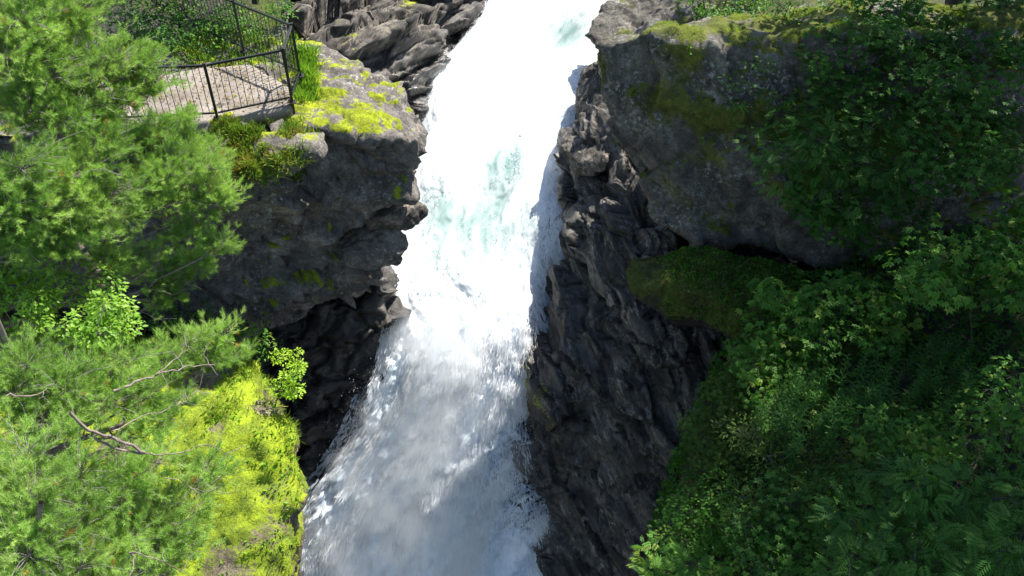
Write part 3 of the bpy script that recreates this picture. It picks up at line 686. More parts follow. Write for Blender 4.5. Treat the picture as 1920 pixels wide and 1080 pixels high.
for k in range(20):
    x = 0.10 + 0.045 * k; l = 0.26 * math.sin(math.pi * (0.18 + 0.8 * k / 20)) + 0.02
    for sg in (-1, 1): fr.append(leaflet(l, 0.042, (x, 0, 0.25 * x - 0.45 * x * x), sg * 1.2, 0.1, 0.15))
FROND = quads_to_leaf(fr)
def shoot_template(n=22, L=0.11, nl=0.064, w=0.0062, rr=np.random.default_rng(3)):
    V, Fc = [], []
    for k in range(n):
        x = L * (0.1 + 0.9 * k / n); a = k * 2.4; tilt = 0.55 + 0.45 * rr.random()
        if k > n * 0.8: tilt *= 0.55
        d = np.array([math.cos(tilt), math.sin(tilt) * math.cos(a), math.sin(tilt) * math.sin(a)])
        sdir = np.cross(d, rr.normal(size=3)); sdir /= np.linalg.norm(sdir)
        p = np.array([x, 0, 0]); l = nl * (0.8 + 0.4 * rr.random())
        V += [p - sdir * w / 2, p + sdir * w / 2, p + d * l]; i = 3 * k; Fc.append((i, i + 1, i + 2))
    return np.array(V), np.array(Fc)
SHOOTS = [shoot_template(rr=np.random.default_rng(k)) for k in range(3)]

def curve(a, b, sag=0.0, wob=0.05, n=7):
    a, b = np.asarray(a, float), np.asarray(b, float); t = np.linspace(0, 1, n)[:, None]
    L = np.linalg.norm(b - a); p = a + (b - a) * t
    p[:, 2] += sag * L * (4 * t[:, 0] * (1 - t[:, 0]))
    w = rng.normal(size=(n, 3)) * wob * L; w[0] = w[-1] = 0
    return p + 0.5 * (w + np.roll(w, 1, 0)) * np.sin(np.pi * t)

def pine(label, base, topp, limbs, dens=100, bare=()):
    t = thing('pine_tree', label, 'tree', base, 'pines on the left slope')
    off = np.asarray(base, float)
    tr = Tubes(); tp = curve(base, topp, 0.0, 0.03, 10); tr.add(tp, 0.15, 0.03, 8)
    br = Tubes(); tw = Tubes(); sp, sd = [], []; dead = Tubes()
    for (u, v, tt, rad) in limbs:
        end = P(u, v, tt)
        zz = np.clip((end[2] - 0.5 - tp[0, 2]) / (tp[-1, 2] - tp[0, 2]), 0.25, 0.97)
        k = zz * 9; i = int(min(k, 8)); st = tp[i] + (tp[i + 1] - tp[i]) * (k - i)
        L = np.linalg.norm(end - st); c = curve(st, end, -0.04, 0.045, 12)
        br.add(c, 0.014 + 0.010 * L, 0.007, 5)
        out_d = (end - st) / L
        n = int(dens * (rad / 0.7) ** 1.6)
        for _ in range(n):
            f = 1 - 0.75 * min(1, 1.3 * rad / L) * rng.random() ** 0.8
            q0 = c[int(f * 11)] ; ds = unit(1)[0]; ds[2] *= 0.45
            e = c[min(11, int(f * 11))] + ds * rad * (0.35 + 0.65 * rng.random() ** 0.6) + out_d * rad * 0.25 * rng.random() + np.array([0, 0, 0.12 * rad])
            q = curve(q0, e, 0.06, 0.06, 4); tw.add(q, 0.006, 0.003, 3)
            dirn = (e - q0) / max(np.linalg.norm(e - q0), 1e-6)
            for s_ in range(6):
                g = 1 if s_ == 0 else 0.35 + 0.65 * rng.random()
                pt = q[0] + (q[-1] - q[0]) * g
                d2 = dirn * 0.9 + unit(1)[0] * (0.25 if s_ == 0 else 0.75) + np.array([0, 0, 0.55])
                sp.append(pt); sd.append(d2)
        for _ in range(6):
            q0 = c[rng.integers(3, 10)]; e = q0 + unit(1)[0] * np.array([1, 1, 0.6]) * (0.25 + 0.4 * rng.random())
            dead.add(curve(q0, e, 0.05, 0.1, 5), 0.008, 0.0025, 4)
            m_ = (q0 + e) / 2; dead.add(curve(m_, m_ + unit(1)[0] * 0.2, 0, 0.1, 4), 0.004, 0.0015, 3)
    bares = []
    for line, r0, r1 in bare:
        pts = np.array([P(*q) for q in line]); k = np.linspace(0, len(pts) - 1, 4 * len(pts))
        c = crom(pts, k) + 0.012 * rng.normal(size=(len(k), 3)); bb_ = Tubes(); bb_.add(c, 0.7 * r0, 0.7 * r1, 6); bares.append(bb_)
        for _ in range(4):
            q0 = c[rng.integers(len(c) // 2, len(c))]; e = q0 + unit(1)[0] * np.array([1, 1, 0.5]) * (0.15 + 0.3 * rng.random())
            dead.add(curve(q0, e, 0.05, 0.12, 5), 0.006, 0.002, 4)
    sp = np.array(sp); sd = np.array(sd); N = len(sp); R = frames(sd, unit(N))
    Vs, Fs, As, o = [], [], [], 0
    which = rng.integers(0, 3, N)
    patch = np.clip(0.5 + 0.9 * fbm(sp * 1.1, 3, 88), 0, 0.97)
    var = np.clip(patch * 0.6 + rng.random(N) * 0.38, 0, 0.96); var[rng.random(N) < 0.006] = 1.0
    for k in range(3):
        mk = which == k
        V, Fc, A = scatter(*SHOOTS[k], sp[mk], R[mk], 0.8 + 0.5 * rng.random(mk.sum()), var[mk])
        Vs.append(V); Fs.append(Fc + o); As.append(A); o += len(V)
    def part(name, me, mat):
        co = np.empty(len(me.vertices) * 3, np.float32); me.vertices.foreach_get('co', co)
        me.vertices.foreach_set('co', (co.reshape(-1, 3) - off.astype(np.float32)).ravel()); me.update()
        return link(name, me, mat, t)
    part('trunk', tr.mesh('trunk'), M['pinebark'])
    for bb_ in bares: part('bare_branch', bb_.mesh('bare_branch'), M['pinebark'])
    part('limbs', br.mesh('limbs'), M['pinebark']); part('twigs', tw.mesh('twigs'), M['twig'])['kind'] = 'stuff'; part('dead_twigs', dead.mesh('dead_twigs'), M['twig'])['kind'] = 'stuff'
    part('needles', mesh_np('needles', np.concatenate(Vs), np.concatenate(Fs), dict(var=np.concatenate(As))), M['needle'])
    return t

def bush(name, label, cat, base, clumps, tmpl, mat, size=0.08, group=None, flat=0.55, bark='darkbark', droop=-0.25, stem_r=0.014, shell=0.5, tilt=0.35):
    """a shrub or tree: stems from the base to leaf clumps; clumps = [(centre, radius, leaves)]"""
    base = np.asarray(base, float); t = thing(name, label, cat, base, group)
    st = Tubes(); pos, dr = [], []
    nodes = [base + np.array([0, 0, 0.02])]
    for c, r, n in sorted(clumps, key=lambda c: np.linalg.norm(c[0] - base)):
        nd = np.array(nodes); sc_ = np.linalg.norm(nd - c, axis=1) + 0.35 * np.linalg.norm(nd - base, axis=1) + 0.8 * np.maximum(0, nd[:, 2] - c[2])
        a = nd[np.argmin(sc_)]; L = np.linalg.norm(c - a)
        cv = curve(a, c, 0.05, 0.05, 6); k = 0.35 + 0.65 / (1 + 0.25 * np.linalg.norm(a - base))
        st.add(cv, stem_r * k, stem_r * 0.35, 5)
        nodes += [cv[3], c]
        d = unit(n); rr_ = r * (1 - shell * rng.random(n)) ** 0.8
        p = c + d * rr_[:, None] * np.array([1, 1, flat])
        pos.append(p); o = d.copy(); o[:, 2] = droop + 0.35 * rng.normal(size=n); o += 0.35 * unit(n); dr.append(o)
        for q in p[: max(2, n // 24)]: st.add(curve(c, q, 0.04, 0.06, 4), stem_r * 0.3, 0.002, 3)
    pos = np.concatenate(pos); dr = np.concatenate(dr); N = len(pos)
    up = np.array([0, 0, 1.0]) + tilt * unit(N)
    V, Fc, A = scatter(*tmpl, pos - base, frames(dr, up), size * (0.65 + 0.6 * rng.random(N)), np.clip(0.5 + 0.8 * fbm(pos * 1.7, 2, 5) + 0.3 * rng.normal(size=N), 0, 1))
    me = st.mesh('stems'); co = np.empty(len(me.vertices) * 3, np.float32); me.vertices.foreach_get('co', co)
    me.vertices.foreach_set('co', (co.reshape(-1, 3) - base.astype(np.float32)).ravel()); me.update()
    link('trunk' if cat == 'tree' else 'stems', me, M[bark], t)
    link('crown' if cat == 'tree' else 'foliage', mesh_np('foliage', V, Fc, dict(var=A)), M[mat], t)
    return t
def in_poly(x, y, poly):
    r = False; n = len(poly)
    for i in range(n):
        (x0, y0), (x1, y1) = poly[i], poly[i - 1]
        if (y0 > y) != (y1 > y) and x < (x1 - x0) * (y - y0) / (y1 - y0) + x0: r = not r
    return r
def clumps_in(poly, t0, t1, n, r, leaves):
    """leaf clumps spread through the volume seen inside poly, between distances t0 (bottom) and t1 (top)"""
    xs = [p[0] for p in poly]; ys = [p[1] for p in poly]; res = []
    while len(res) < n:
        u, v = rng.uniform(min(xs), max(xs)), rng.uniform(min(ys), max(ys))
        if not in_poly(u, v, poly): continue
        f = (v - min(ys)) / (max(ys) - min(ys)); t = t1 + (t0 - t1) * f + rng.uniform(-0.5, 0.5)
        s_ = rng.uniform(0.7, 1.25); res.append((P(u, v, t), r * s_, max(6, int(leaves * s_ * s_))))
    return res

# ------------------------------------------------------------------ pines on the left
pine('tall sunlit pine at the top left whose crown hides the end of the path', (-7.6, 12.0, -13.8), (-7.3, 12.3, -5.0),
     [(60, 40, 12.4, .7), (150, 50, 13.2, .7), (240, 100, 13.9, .7), (310, 140, 14.4, .55), (100, 140, 12.8, .75), (190, 180, 13.6, .7), (40, 210, 12.6, .7), (270, 175, 14.2, .5), (10, 110, 12.2, .7), (180, 0, 13.4, .6), (110, -40, 12.8, .7), (130, 230, 13, .6), (215, 215, 14.2, .5), (60, 120, 12.6, .7), (280, 110, 14.2, .5)])
pine('spreading pine with long limbs reaching right below the railing', (-8.2, 9.6, -14.4), (-7.4, 10.2, -6.2),
     [(60, 300, 12.3, .75), (150, 320, 12.9, .7), (240, 350, 13.5, .65), (215, 260, 13.6, .6), (330, 240, 14.8, .6), (370, 210, 15.1, .35), (400, 330, 15, .6), (430, 370, 15.2, .5), (340, 310, 14.5, .6), (180, 420, 13.4, .7), (90, 400, 12.7, .7), (20, 390, 12.2, .65), (400, 480, 15.4, .42), (340, 500, 15.2, .42), (260, 400, 14, .45), (230, 470, 14.2, .4), (300, 225, 14.9, .4), (380, 255, 15.3, .45), (430, 260, 15.4, .4), (425, 300, 14.9, .42), (350, 285, 14.6, .5), (440, 440, 15.2, .4), (385, 425, 15, .42), (300, 470, 14.8, .42), (350, 540, 15.2, .36), (440, 350, 15.1, .4), (40, 455, 12.5, .45), (130, 465, 13.1, .42), (300, 370, 14.4, .55), (150, 380, 13, .6), (60, 350, 12.4, .6), (200, 300, 13.3, .6)])
pine('young pine reaching out over the dark hollow with grey bare twigs', (-7.4, 8.2, -14.8), (-6.6, 8.4, -8.0),
     [(440, 605, 14.7, .5), (375, 620, 14.2, .5), (330, 660, 13.7, .5), (250, 670, 13, .65), (150, 690, 12.2, .55), (50, 680, 11.7, .55), (30, 740, 11.5, .6), (130, 730, 11.9, .7), (220, 760, 12.4, .6), (300, 730, 13.1, .5), (470, 650, 14.9, .35), (100, 800, 11.6, .6), (330, 785, 12.9, .4), (365, 755, 13.3, .32)],
     bare=[([(215, 735, 12.2), (250, 718, 12.3), (300, 700, 12.6), (345, 690, 12.9), (400, 684, 13.3)], 0.032, 0.008), ([(290, 704, 12.5), (330, 672, 12.9), (355, 650, 13.3)], 0.014, 0.005), ([(10, 742, 10.9), (60, 742, 11), (100, 720, 11.2)], 0.02, 0.006), ([(385, 688, 13.2), (370, 730, 13.2), (345, 755, 13)], 0.009, 0.004)])
pine('pine in the bottom left corner with dark crooked branches over yellow moss', (-6.2, 5.6, -15.4), (-5.3, 6.0, -8.6),
     [(50, 830, 11, .65), (160, 860, 11.5, .65), (250, 880, 12, .55), (330, 920, 12.5, .5), (50, 930, 10.6, .65), (150, 960, 11.1, .65), (260, 990, 11.7, .55), (330, 1030, 12.2, .45), (50, 1040, 10.3, .65), (160, 1060, 10.8, .6), (230, 1100, 11.2, .6), (400, 850, 13.4, .35), (440, 870, 13.8, .28), (380, 940, 12.9, .35), (310, 850, 12.3, .45), (345, 975, 12.4, .42), (390, 1010, 12.8, .32)],
     bare=[([(130, 770, 11.0), (168, 806, 11.2), (215, 822, 11.4), (272, 846, 11.6)], 0.03, 0.03), ([(172, 812, 11.2), (195, 832, 11.35), (268, 852, 11.6)], 0.018, 0.024), ([(210, 812, 11.3), (255, 785, 11.7), (310, 768, 12.2), (345, 752, 12.6)], 0.014, 0.005),
           ([(268, 850, 11.6), (330, 850, 12.1), (380, 836, 12.6), (430, 850, 13.1)], 0.014, 0.006), ([(305, 898, 11.9), (340, 900, 12.2), (370, 918, 12.5), (420, 922, 12.9)], 0.010, 0.004), ([(245, 1085, 11.0), (252, 1050, 11.1), (246, 1035, 11.1), (300, 1052, 11.4), (340, 1070, 11.7)], 0.018, 0.007)])
# ------------------------------------------------------------------ broadleaved shrubs on the left
bush('leafy_shrub', 'light green broadleaved shrub between the pines at the left edge', 'shrub', P(60, 640, 18.2), clumps_in([(0, 490), (120, 500), (200, 520), (265, 580), (270, 640), (150, 630), (0, 620), (-150, 560)], 12.9, 13.9, 60, 0.26, 90), LEAF, 'leaf_bright', 0.075)
bush('leafy_shrub', 'small bright yellow-green sapling on the edge of the mossy knoll', 'shrub', P(515, 770, 17.6), clumps_in([(500, 720), (520, 665), (548, 645), (575, 690), (570, 735), (530, 745)], 17.3, 17.3, 22, 0.15, 50), LEAF, 'leaf_lime', 0.055)
bush('leafy_shrub', 'dark green undergrowth in the shaded hollow under the headland', 'shrub', P(420, 660, 19.2), clumps_in([(270, 560), (420, 570), (540, 620), (545, 680), (420, 690), (270, 640)], 18.4, 19.2, 40, 0.26, 60), LEAF, 'leaf_mid', 0.07)
bush('leafy_shrub', 'sapling in the bottom left corner with broad bright leaves', 'shrub', P(20, 1010, 15.5), clumps_in([(-60, 900), (60, 910), (70, 970), (-40, 990)], 13.6, 14, 12, 0.25, 50), LOBED, 'leaf_bright', 0.11)
bush('broadleaf_tree', 'green broadleaved tree right behind the railing of the lookout', 'tree', G(430, 60, -9.3), clumps_in([(330, 0), (540, -10), (530, 50), (470, 60), (400, 75), (330, 60), (320, -80), (540, -90)], 19.6, 20.4, 60, 0.36, 80), LEAF, 'leaf_mid', 0.075)
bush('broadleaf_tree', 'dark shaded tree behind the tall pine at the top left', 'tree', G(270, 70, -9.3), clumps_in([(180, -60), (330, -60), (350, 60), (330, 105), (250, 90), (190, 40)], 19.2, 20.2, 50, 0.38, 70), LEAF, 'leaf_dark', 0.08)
# ------------------------------------------------------------------ right bank: rowans, raspberry, fireweed, ferns
gR = 'bushes on the right slope'
bush('rowan_sapling', 'bright green sapling on the right slope nearest the mossy hummock', 'shrub', P(1560, 720, 17.0), clumps_in([(1400, 570), (1440, 530), (1520, 510), (1640, 530), (1700, 580), (1650, 650), (1540, 660), (1430, 650)], 15.6, 16.6, 46, 0.34, 34), LOBED, 'leaf_mid', 0.14, gR)
bush('leafy_shrub', 'leafy bush on the left edge of the right slope below the bright sapling', 'shrub', P(1480, 800, 16.6), clumps_in([(1390, 640), (1480, 630), (1560, 660), (1540, 760), (1440, 790), (1360, 740)], 15.2, 16.2, 46, 0.3, 40), LOBED, 'leaf_mid', 0.10, gR)
bush('leafy_shrub', 'dark leafy bush spreading between the thin-leaved bush and the rowan corner', 'shrub', P(1600, 980, 14.6), clumps_in([(1440, 900), (1540, 860), (1640, 900), (1620, 1010), (1560, 1090), (1420, 1090), (1380, 1000)], 12.6, 13.8, 52, 0.28, 36), LOBED, 'leaf_dark', 0.10, gR)
bush('rowan_sapling', 'rowan sapling growing up in front of the lichened boulder', 'shrub', P(1620, 440, 17.6), clumps_in([(1420, 250), (1500, 200), (1600, 180), (1680, 210), (1720, 300), (1680, 400), (1560, 420), (1460, 340)], 16.4, 17.0, 60, 0.36, 26), ROWAN, 'leaf_dark', 0.20, gR)
bush('leafy_shrub', 'light green bush at the right edge below the tree trunk', 'shrub', P(1820, 640, 15.6), clumps_in([(1680, 490), (1750, 430), (1850, 380), (1960, 370), (1990, 540), (1860, 560), (1720, 540)], 14.6, 15.6, 55, 0.36, 34), LOBED, 'leaf_mid', 0.14, gR)
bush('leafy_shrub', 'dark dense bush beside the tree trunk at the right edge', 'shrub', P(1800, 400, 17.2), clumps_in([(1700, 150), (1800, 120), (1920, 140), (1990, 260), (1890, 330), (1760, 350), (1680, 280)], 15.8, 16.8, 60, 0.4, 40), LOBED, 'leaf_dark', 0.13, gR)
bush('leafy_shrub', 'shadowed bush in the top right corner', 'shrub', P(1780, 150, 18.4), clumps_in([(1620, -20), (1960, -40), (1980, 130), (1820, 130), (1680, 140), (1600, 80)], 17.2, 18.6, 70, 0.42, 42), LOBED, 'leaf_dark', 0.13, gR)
bush('leafy_shrub', 'sunflecked bush on the crest of the lichened boulder', 'shrub', P(1460, 70, 19.0), clumps_in([(1390, 30), (1440, -10), (1600, -20), (1620, 80), (1560, 140), (1480, 60)], 18.0, 19.0, 44, 0.3, 40), LEAF, 'leaf_mid', 0.085, gR)
bush('leafy_shrub', 'small bright plant hanging on the upper left face of the boulder', 'shrub', P(1235, 110, 19.0), clumps_in([(1190, 70), (1260, 80), (1300, 130), (1270, 140), (1220, 110)], 18.7, 18.9, 14, 0.14, 22), LEAF, 'leaf_bright', 0.07)
bush('leafy_shrub', 'leafy creeper hanging down the middle of the boulder face', 'shrub', P(1430, 120, 17.9), clumps_in([(1340, 130), (1420, 110), (1500, 140), (1500, 230), (1430, 260), (1360, 200)], 17.9, 17.7, 30, 0.2, 26), LEAF, 'leaf_dark', 0.085)
bush('leafy_shrub', 'bush hanging over the lower right of the boulder above the dark gap', 'shrub', P(1640, 380, 17.3), clumps_in([(1480, 360), (1600, 340), (1740, 360), (1740, 450), (1640, 470), (1540, 440)], 17.2, 17.0, 40, 0.3, 30), LOBED, 'leaf_dark', 0.12, gR)
bush('leafy_shrub', 'small leafy bush between the rounded rock and the boulder crest', 'shrub', P(1340, 40, 21.0), clumps_in([(1280, -20), (1420, -30), (1430, 20), (1360, 40), (1290, 30)], 20.4, 21, 26, 0.3, 50), LEAF, 'leaf_mid', 0.085, gR)
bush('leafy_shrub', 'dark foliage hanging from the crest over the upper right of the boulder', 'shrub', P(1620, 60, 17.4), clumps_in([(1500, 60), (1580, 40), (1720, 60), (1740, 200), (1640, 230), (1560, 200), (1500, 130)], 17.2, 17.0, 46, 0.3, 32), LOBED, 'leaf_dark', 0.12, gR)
bush('raspberry_bush', 'raspberry bush with pale toothed leaves in the middle of the right slope', 'shrub', P(1680, 900, 14.8), clumps_in([(1600, 780), (1700, 770), (1800, 800), (1800, 870), (1700, 880), (1620, 850)], 13.4, 14.0, 34, 0.26, 26), TRI, 'leaf_mid', 0.13, gR)
bush('raspberry_bush', 'raspberry bush with sunlit leaf tips at the right edge', 'shrub', P(1880, 860, 14.0), clumps_in([(1800, 740), (1880, 700), (1980, 700), (1990, 830), (1880, 840), (1820, 800)], 12.6, 13.4, 34, 0.28, 26), TRI, 'leaf_mid', 0.13, gR)
bush('rowan_sapling', 'rowan with long pinnate leaves filling the bottom right corner', 'shrub', P(1760, 1100, 13.4), clumps_in([(1560, 1000), (1650, 900), (1780, 870), (1950, 880), (1990, 1120), (1750, 1130), (1560, 1110)], 10.8, 12.4, 70, 0.32, 20), ROWAN, 'leaf_dark', 0.22, gR)
bush('rowan_sapling', 'rowan shoot at the bottom edge beside the dark rock', 'shrub', P(1270, 1120, 16.4), clumps_in([(1200, 1020), (1240, 1010), (1340, 1060), (1370, 1110), (1230, 1110)], 13.6, 14.0, 20, 0.2, 20), ROWAN, 'leaf_mid', 0.17, gR)
bush('willow_bush', 'olive thin-leaved bush with bare twigs low on the right slope', 'shrub', P(1560, 1080, 15.0), clumps_in([(1380, 800), (1480, 750), (1580, 800), (1640, 900), (1600, 1040), (1480, 1080), (1380, 980)], 13.0, 14.6, 80, 0.34, 80), WILLOW, 'leaf_olive', 0.075, gR, stem_r=0.02)
bush('heather_bush', 'yellow-green low bush on the edge of the right slope above the hollow', 'shrub', P(1360, 880, 17.6), clumps_in([(1300, 800), (1340, 720), (1420, 690), (1430, 780), (1380, 880), (1310, 860)], 16.4, 17.0, 50, 0.28, 60), LOBED, 'leaf_olive', 0.085, gR)
bush('heather_bush', 'low bush at the lower lip of the right slope over the dark rock', 'shrub', P(1290, 1020, 16.8), clumps_in([(1250, 960), (1340, 900), (1400, 940), (1400, 1050), (1300, 1060), (1250, 1010)], 15.2, 16.0, 46, 0.28, 60), LEAF, 'leaf_mid', 0.08, gR)
# fireweed: one plant built, then copies
def fireweed_mesh():
    st = Tubes(); H = 0.95; c = curve((0, 0, 0), (0.05, 0.02, H), 0, 0.02, 6); st.add(c, 0.006, 0.002, 4)
    n = 46; k = np.arange(n); z = 0.25 + (H - 0.22) * k / n; a = k * 2.4
    d = np.stack([np.cos(a), np.sin(a), 0.35 - 0.5 * rng.random(n) + 0.5 * (k / n)], 1)
    pos = np.stack([0.05 * z / H, 0.02 * z / H, z], 1)
    V, Fc, A = scatter(*NARROW, pos, frames(d, np.array([[0, 0, 1.0]]) + 0.2 * unit(n)), 0.16 * (1.1 - 0.55 * k / n))
    return st.mesh('stem'), mesh_np('leaves', V, Fc, dict(var=A))
kinds = [fireweed_mesh() for _ in range(3)]
for s_m, l_m in kinds: s_m.materials.append(M['darkbark']); l_m.materials.append(M['leaf_blue'])
fp = [(1480, 690), (1870, 600), (1880, 690), (1760, 790), (1600, 800), (1450, 800), (1420, 740)]
cnt = 0
while cnt < 90:
    u, v = rng.uniform(1400, 1900), rng.uniform(580, 810)
    if not in_poly(u, v, fp): continue
    tip = P(u, v, 15.9 + (13.4 - 15.9) * (v - 580) / 230 + rng.uniform(-0.3, 0.3))
    sc_ = rng.uniform(0.75, 1.2)
    t = thing('fireweed_plant', 'upright fireweed with narrow leaves in the dark patch on the right slope', 'plant', tip - np.array([0, 0, 0.9 * sc_]), 'fireweed on the right slope')
    t.rotation_euler = (rng.normal() * 0.12, rng.normal() * 0.12, rng.uniform(0, 6.28)); t.scale = (sc_,) * 3
    sm, lm = kinds[cnt % 3]; link('stem', sm, None, t); link('leaves', lm, None, t); cnt += 1
# ferns
fro = mesh_np('frond', FROND[0], FROND[1], dict(var=np.full(len(FROND[0]), 0.6))); fro.materials.append(M['leaf_mid'])
for u, v, tt, s_, lab in ((1830, 1050, 11.4, 0.75, 'fern at the very bottom right under the rowan leaves'), (1860, 350, 16.0, 0.8, 'fern at the foot of the tree trunk on the right edge')):
    t = thing('fern', lab, 'fern', P(u, v, tt)); t.scale = (s_,) * 3
    for k in range(9):
        o = link('frond', fro, None, t); o.rotation_euler = (0, -0.35 - 0.25 * rng.random(), k * 0.7 + rng.random() * 0.3); o.scale = (0.8 + 0.3 * rng.random(),) * 3
# ------------------------------------------------------------------ trees whose crowns shade the right bank
def shade_tree(label, base, topz, r, n, leaves, lean=(0, 0)):
    base = np.array(base, float); cl_ = []
    for _ in range(n):
        d = unit(1)[0] * rng.random() ** 0.4
        zc = (topz + base[2] + 3.5) / 2; hz = (topz - base[2] - 3.5) / 2
        cl_.append((np.array([base[0] + lean[0] + d[0] * r, base[1] + lean[1] + d[1] * r, zc + d[2] * hz]), 0.75, leaves))
    return bush('broadleaf_tree', label, 'tree', base, cl_, LEAF, 'leaf_dark', 0.2, 'trees standing over the right bank', stem_r=0.22)
shade_tree('tree with a bare dark trunk at the right edge of the picture', P(1918, 352, 15.0), 4.0, 3.0, 70, 46, (1.2, 0.6))
shade_tree('broadleaved tree standing over the right bank behind the boulder', (9.6, 18.6, -9.0), 3.5, 3.0, 80, 46)
shade_tree('taller broadleaved tree farther right behind the boulder', (12.5, 19.0, -8.5), 5.0, 3.4, 80, 46)
shade_tree('broadleaved tree on the right slope beyond the bare trunk', (12.5, 14.0, -8.8), 4.0, 3.2, 80, 46)
shade_tree('broadleaved tree nearest the bridge above the right slope', (10.0, 9.5, -9.6), 3.0, 2.8, 70, 46)

shade_tree('unseen slender tree added beyond the rounded rock to shade it', (8.6, 26.8, -10.5), 1.0, 1.7, 34, 46)  # crown out of view, added to darken the rounded rock
t_ = np.array([-6.2, 20.9, -9.5])  # tree above the view, added only for its shadow behind the lookout
bush('broadleaf_tree', 'unseen low tree added beyond the railing to shade the ground behind the lookout', 'tree', t_, [(t_ + np.array([rng.normal() * 1.0, rng.normal() * 0.5, 2.4 + rng.random() * 2.0]), 0.6, 60) for _ in range(34)], LEAF, 'leaf_mid', 0.13, stem_r=0.1)
# ------------------------------------------------------------------ grass, moss tips and heath on the surfaces
def project(V):
    d = V[:, 1] * CP - V[:, 2] * SP
    return 960 + F * V[:, 0] / d, 540 - F * (V[:, 1] * SP + V[:, 2] * CP) / d
def sample(V, Fc, N, w, n):
    a = np.linalg.norm(np.cross(V[Fc[:, 2]] - V[Fc[:, 0]], V[Fc[:, 3]] - V[Fc[:, 1]]), axis=1) * w[Fc].mean(1)
    k = rng.choice(len(Fc), n, p=a / a.sum()); s_, t_ = rng.random((2, n, 1))
    q = V[Fc[k]]; p = (q[:, 0] * (1 - s_) + q[:, 1] * s_) * (1 - t_) + (q[:, 3] * (1 - s_) + q[:, 2] * s_) * t_
    return p, N[Fc[k, 0]]
def view_w(V, lo=(-150, -150), hi=(2070, 1230)):
    u, v = project(V); return ((u > lo[0]) & (u < hi[0]) & (v > lo[1]) & (v < hi[1])).astype(float)
BLADE = (np.array([(0, -0.03, 0), (0, 0.03, 0), (0.55, 0.018, 0.03), (1, 0, -0.12)]), np.array([(0, 1, 2), (0, 2, 3)]))
def cover(name, label, p, N, h, mat, cat='grass', spread=0.45, wide=1.0, tmpl=None):
    n = len(p); d = N * 0.6 + np.array([0, 0, 0.6]) + spread * unit(n)
    tv, tf = tmpl or BLADE; tv = tv * np.array([1, wide, 1])
    V, Fc, A = scatter(tv, tf, p, frames(d, unit(n)), h * (0.5 + 0.8 * rng.random(n)), np.clip(0.45 + 0.7 * fbm(p * 1.5, 3, 15) + 0.25 * rng.normal(size=n), 0, 1))
    link(name, mesh_np(name, V, Fc, dict(var=A)), mat, label=label, cat=cat, kind='stuff')
p, n_ = sample(KV, KF, KNm, view_w(KV) * sstep(0.45, 0.7, KM) * (KNm[:, 2] > -0.1), 42000); cover('moss', 'bright yellow moss carpet on the left knoll', p, n_, 0.032, M['moss'], 'moss', 0.9, 3.5)
p, n_ = sample(KV, KF, KNm, view_w(KV) * sstep(0.2, 0.5, KNm[:, 2]) * np.clip(2.0 * fbm(KV * 0.9, 3, 66) + 0.15, 0.02, 1), 15000); cover('grass', 'grass tufts growing on the left knoll', p, n_, 0.15, M['grass'], 'grass', 0.8, 0.7)
p, n_ = sample(KV, KF, KNm, view_w(KV) * sstep(0.1, 0.5, KNm[:, 2]) * np.clip(2.5 * fbm(KV * 1.1, 3, 67) - 0.1, 0, 1), 5000); cover('ground_cover', 'small leafy plants growing through the moss of the left knoll', p, n_, 0.075, M['leaf_bright'], 'plants', 1.0, 1, (LEAF[0], LEAF[1]))
p, n_ = sample(HV, HF, HN, view_w(HV) * sstep(0.5, 0.8, HM) * (HN[:, 2] > 0.3), 36000); cover('moss', 'yellow-green moss cushions on top of the headland', p, n_, 0.03, M['moss'], 'moss', 0.8, 2.5)
hu, hv = project(HV)
w = view_w(HV) * (HN[:, 2] > 0.2) * ((hu > 380) & (hu < 575) & (hv > 226) & (hv < 335)) * np.clip(0.25 + 2.2 * fbm(HV * 1.6, 3, 99), 0.0, 1) * sstep(575, 520, hu + 30 * fbm(HV * 2, 2, 5))
p, n_ = sample(HV, HF, HN, w + 1e-9, 22000); cover('heather', 'heather and low scrub in front of the railing on the headland', p, n_, 0.17, M['heath'], 'heather', 0.9, 1.6)
w = view_w(HV) * (HN[:, 2] > 0.4) * np.exp(-((hu - 575) / 16) ** 2) * ((hv > 95) & (hv < 190))
w += 0.12 * view_w(HV) * (HN[:, 2] > 0.4) * ((hu > 330) & (hu < 560) & (hv < 128) & (hv > 60))
p, n_ = sample(HV, HF, HN, w + 1e-9, 5000); cover('grass', 'green grass along the foot of the railing', p, n_, 0.20, M['greengrass'], 'grass', 0.6, 0.8)
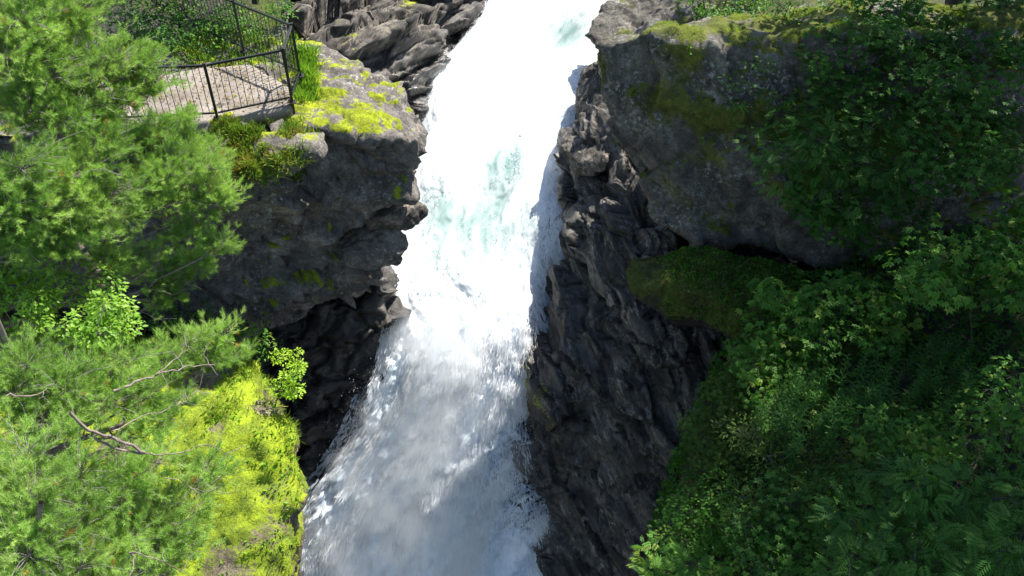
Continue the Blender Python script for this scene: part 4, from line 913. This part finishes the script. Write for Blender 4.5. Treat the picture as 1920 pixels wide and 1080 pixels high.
p, n_ = sample(BV, BF, BN, view_w(BV) * sstep(0.5, 0.8, BM_) * (BN[:, 2] > 0.35) * np.clip(0.4 + 2 * fbm(BV * 1.4, 3, 301), 0, 1), 20000); cover('moss', 'moss cushions along the crest of the big boulder', p, n_, 0.045, M['moss'], 'moss', 0.8, 2.2)
p, n_ = sample(BV, BF, BN, view_w(BV) * sstep(0.45, 0.7, BM_) * (BN[:, 2] <= 0.5) * np.clip(BV[:, 0] - 3.2, 0, 3), 2500); cover('ground_cover', 'small leafy plants rooted on the shaded face of the boulder', p, n_, 0.10, M['leaf_mid'], 'plants', 0.9, 1, (LEAF[0], LEAF[1]))
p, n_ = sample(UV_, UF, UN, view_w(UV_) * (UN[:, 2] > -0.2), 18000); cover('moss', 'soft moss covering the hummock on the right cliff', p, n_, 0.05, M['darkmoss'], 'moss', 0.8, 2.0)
p, n_ = sample(UV_, UF, UN, view_w(UV_) * (UN[:, 2] > 0.1) * sstep(2.9, 3.6, UV_[:, 0]), 3500); cover('ground_cover', 'tiny leafy plants growing on the moss hummock', p, n_, 0.075, M['leaf_mid'], 'plants', 0.9, 1, (LEAF[0], LEAF[1]))
p, n_ = sample(SV, SF, SN, view_w(SV) * (SN[:, 2] > 0.0), 13000); cover('ground_cover', 'dense low leafy undergrowth between the bushes on the right slope', p + 0.25 * rng.random((len(p), 1)) * n_, n_, 0.15, M['leaf_dark'], 'plants', 1.0, 1, (TRI[0], TRI[1]))
n = 900; lp = np.array([P(1, 1, 1)] * n); got = 0; pq = [tuple(q[:2]) for q in pp]
while got < n:
    x, y = rng.uniform(-9.5, -4.2), rng.uniform(14.6, 18.6)
    if in_poly(x, y, pq): lp[got] = (x, y, ZP + 0.045); got += 1
M['litter'] = leaf_mat('fallen leaves', [(0.0, (0.10, 0.06, 0.03)), (0.7, (0.26, 0.16, 0.06)), (1.0, (0.30, 0.27, 0.06))], 0.1, 0.8, 0.1)
V, Fc, A = scatter(*LEAF, lp, frames(unit(n) * np.array([1, 1, 0.15]), np.array([[0, 0, 1.0]]) + 0.3 * unit(n)), 0.03 + 0.04 * rng.random(n))
link('leaf_litter', mesh_np('leaf_litter', V, Fc, dict(var=A)), M['litter'], label='brown fallen leaves scattered on the lookout path', cat='leaf litter', kind='stuff')
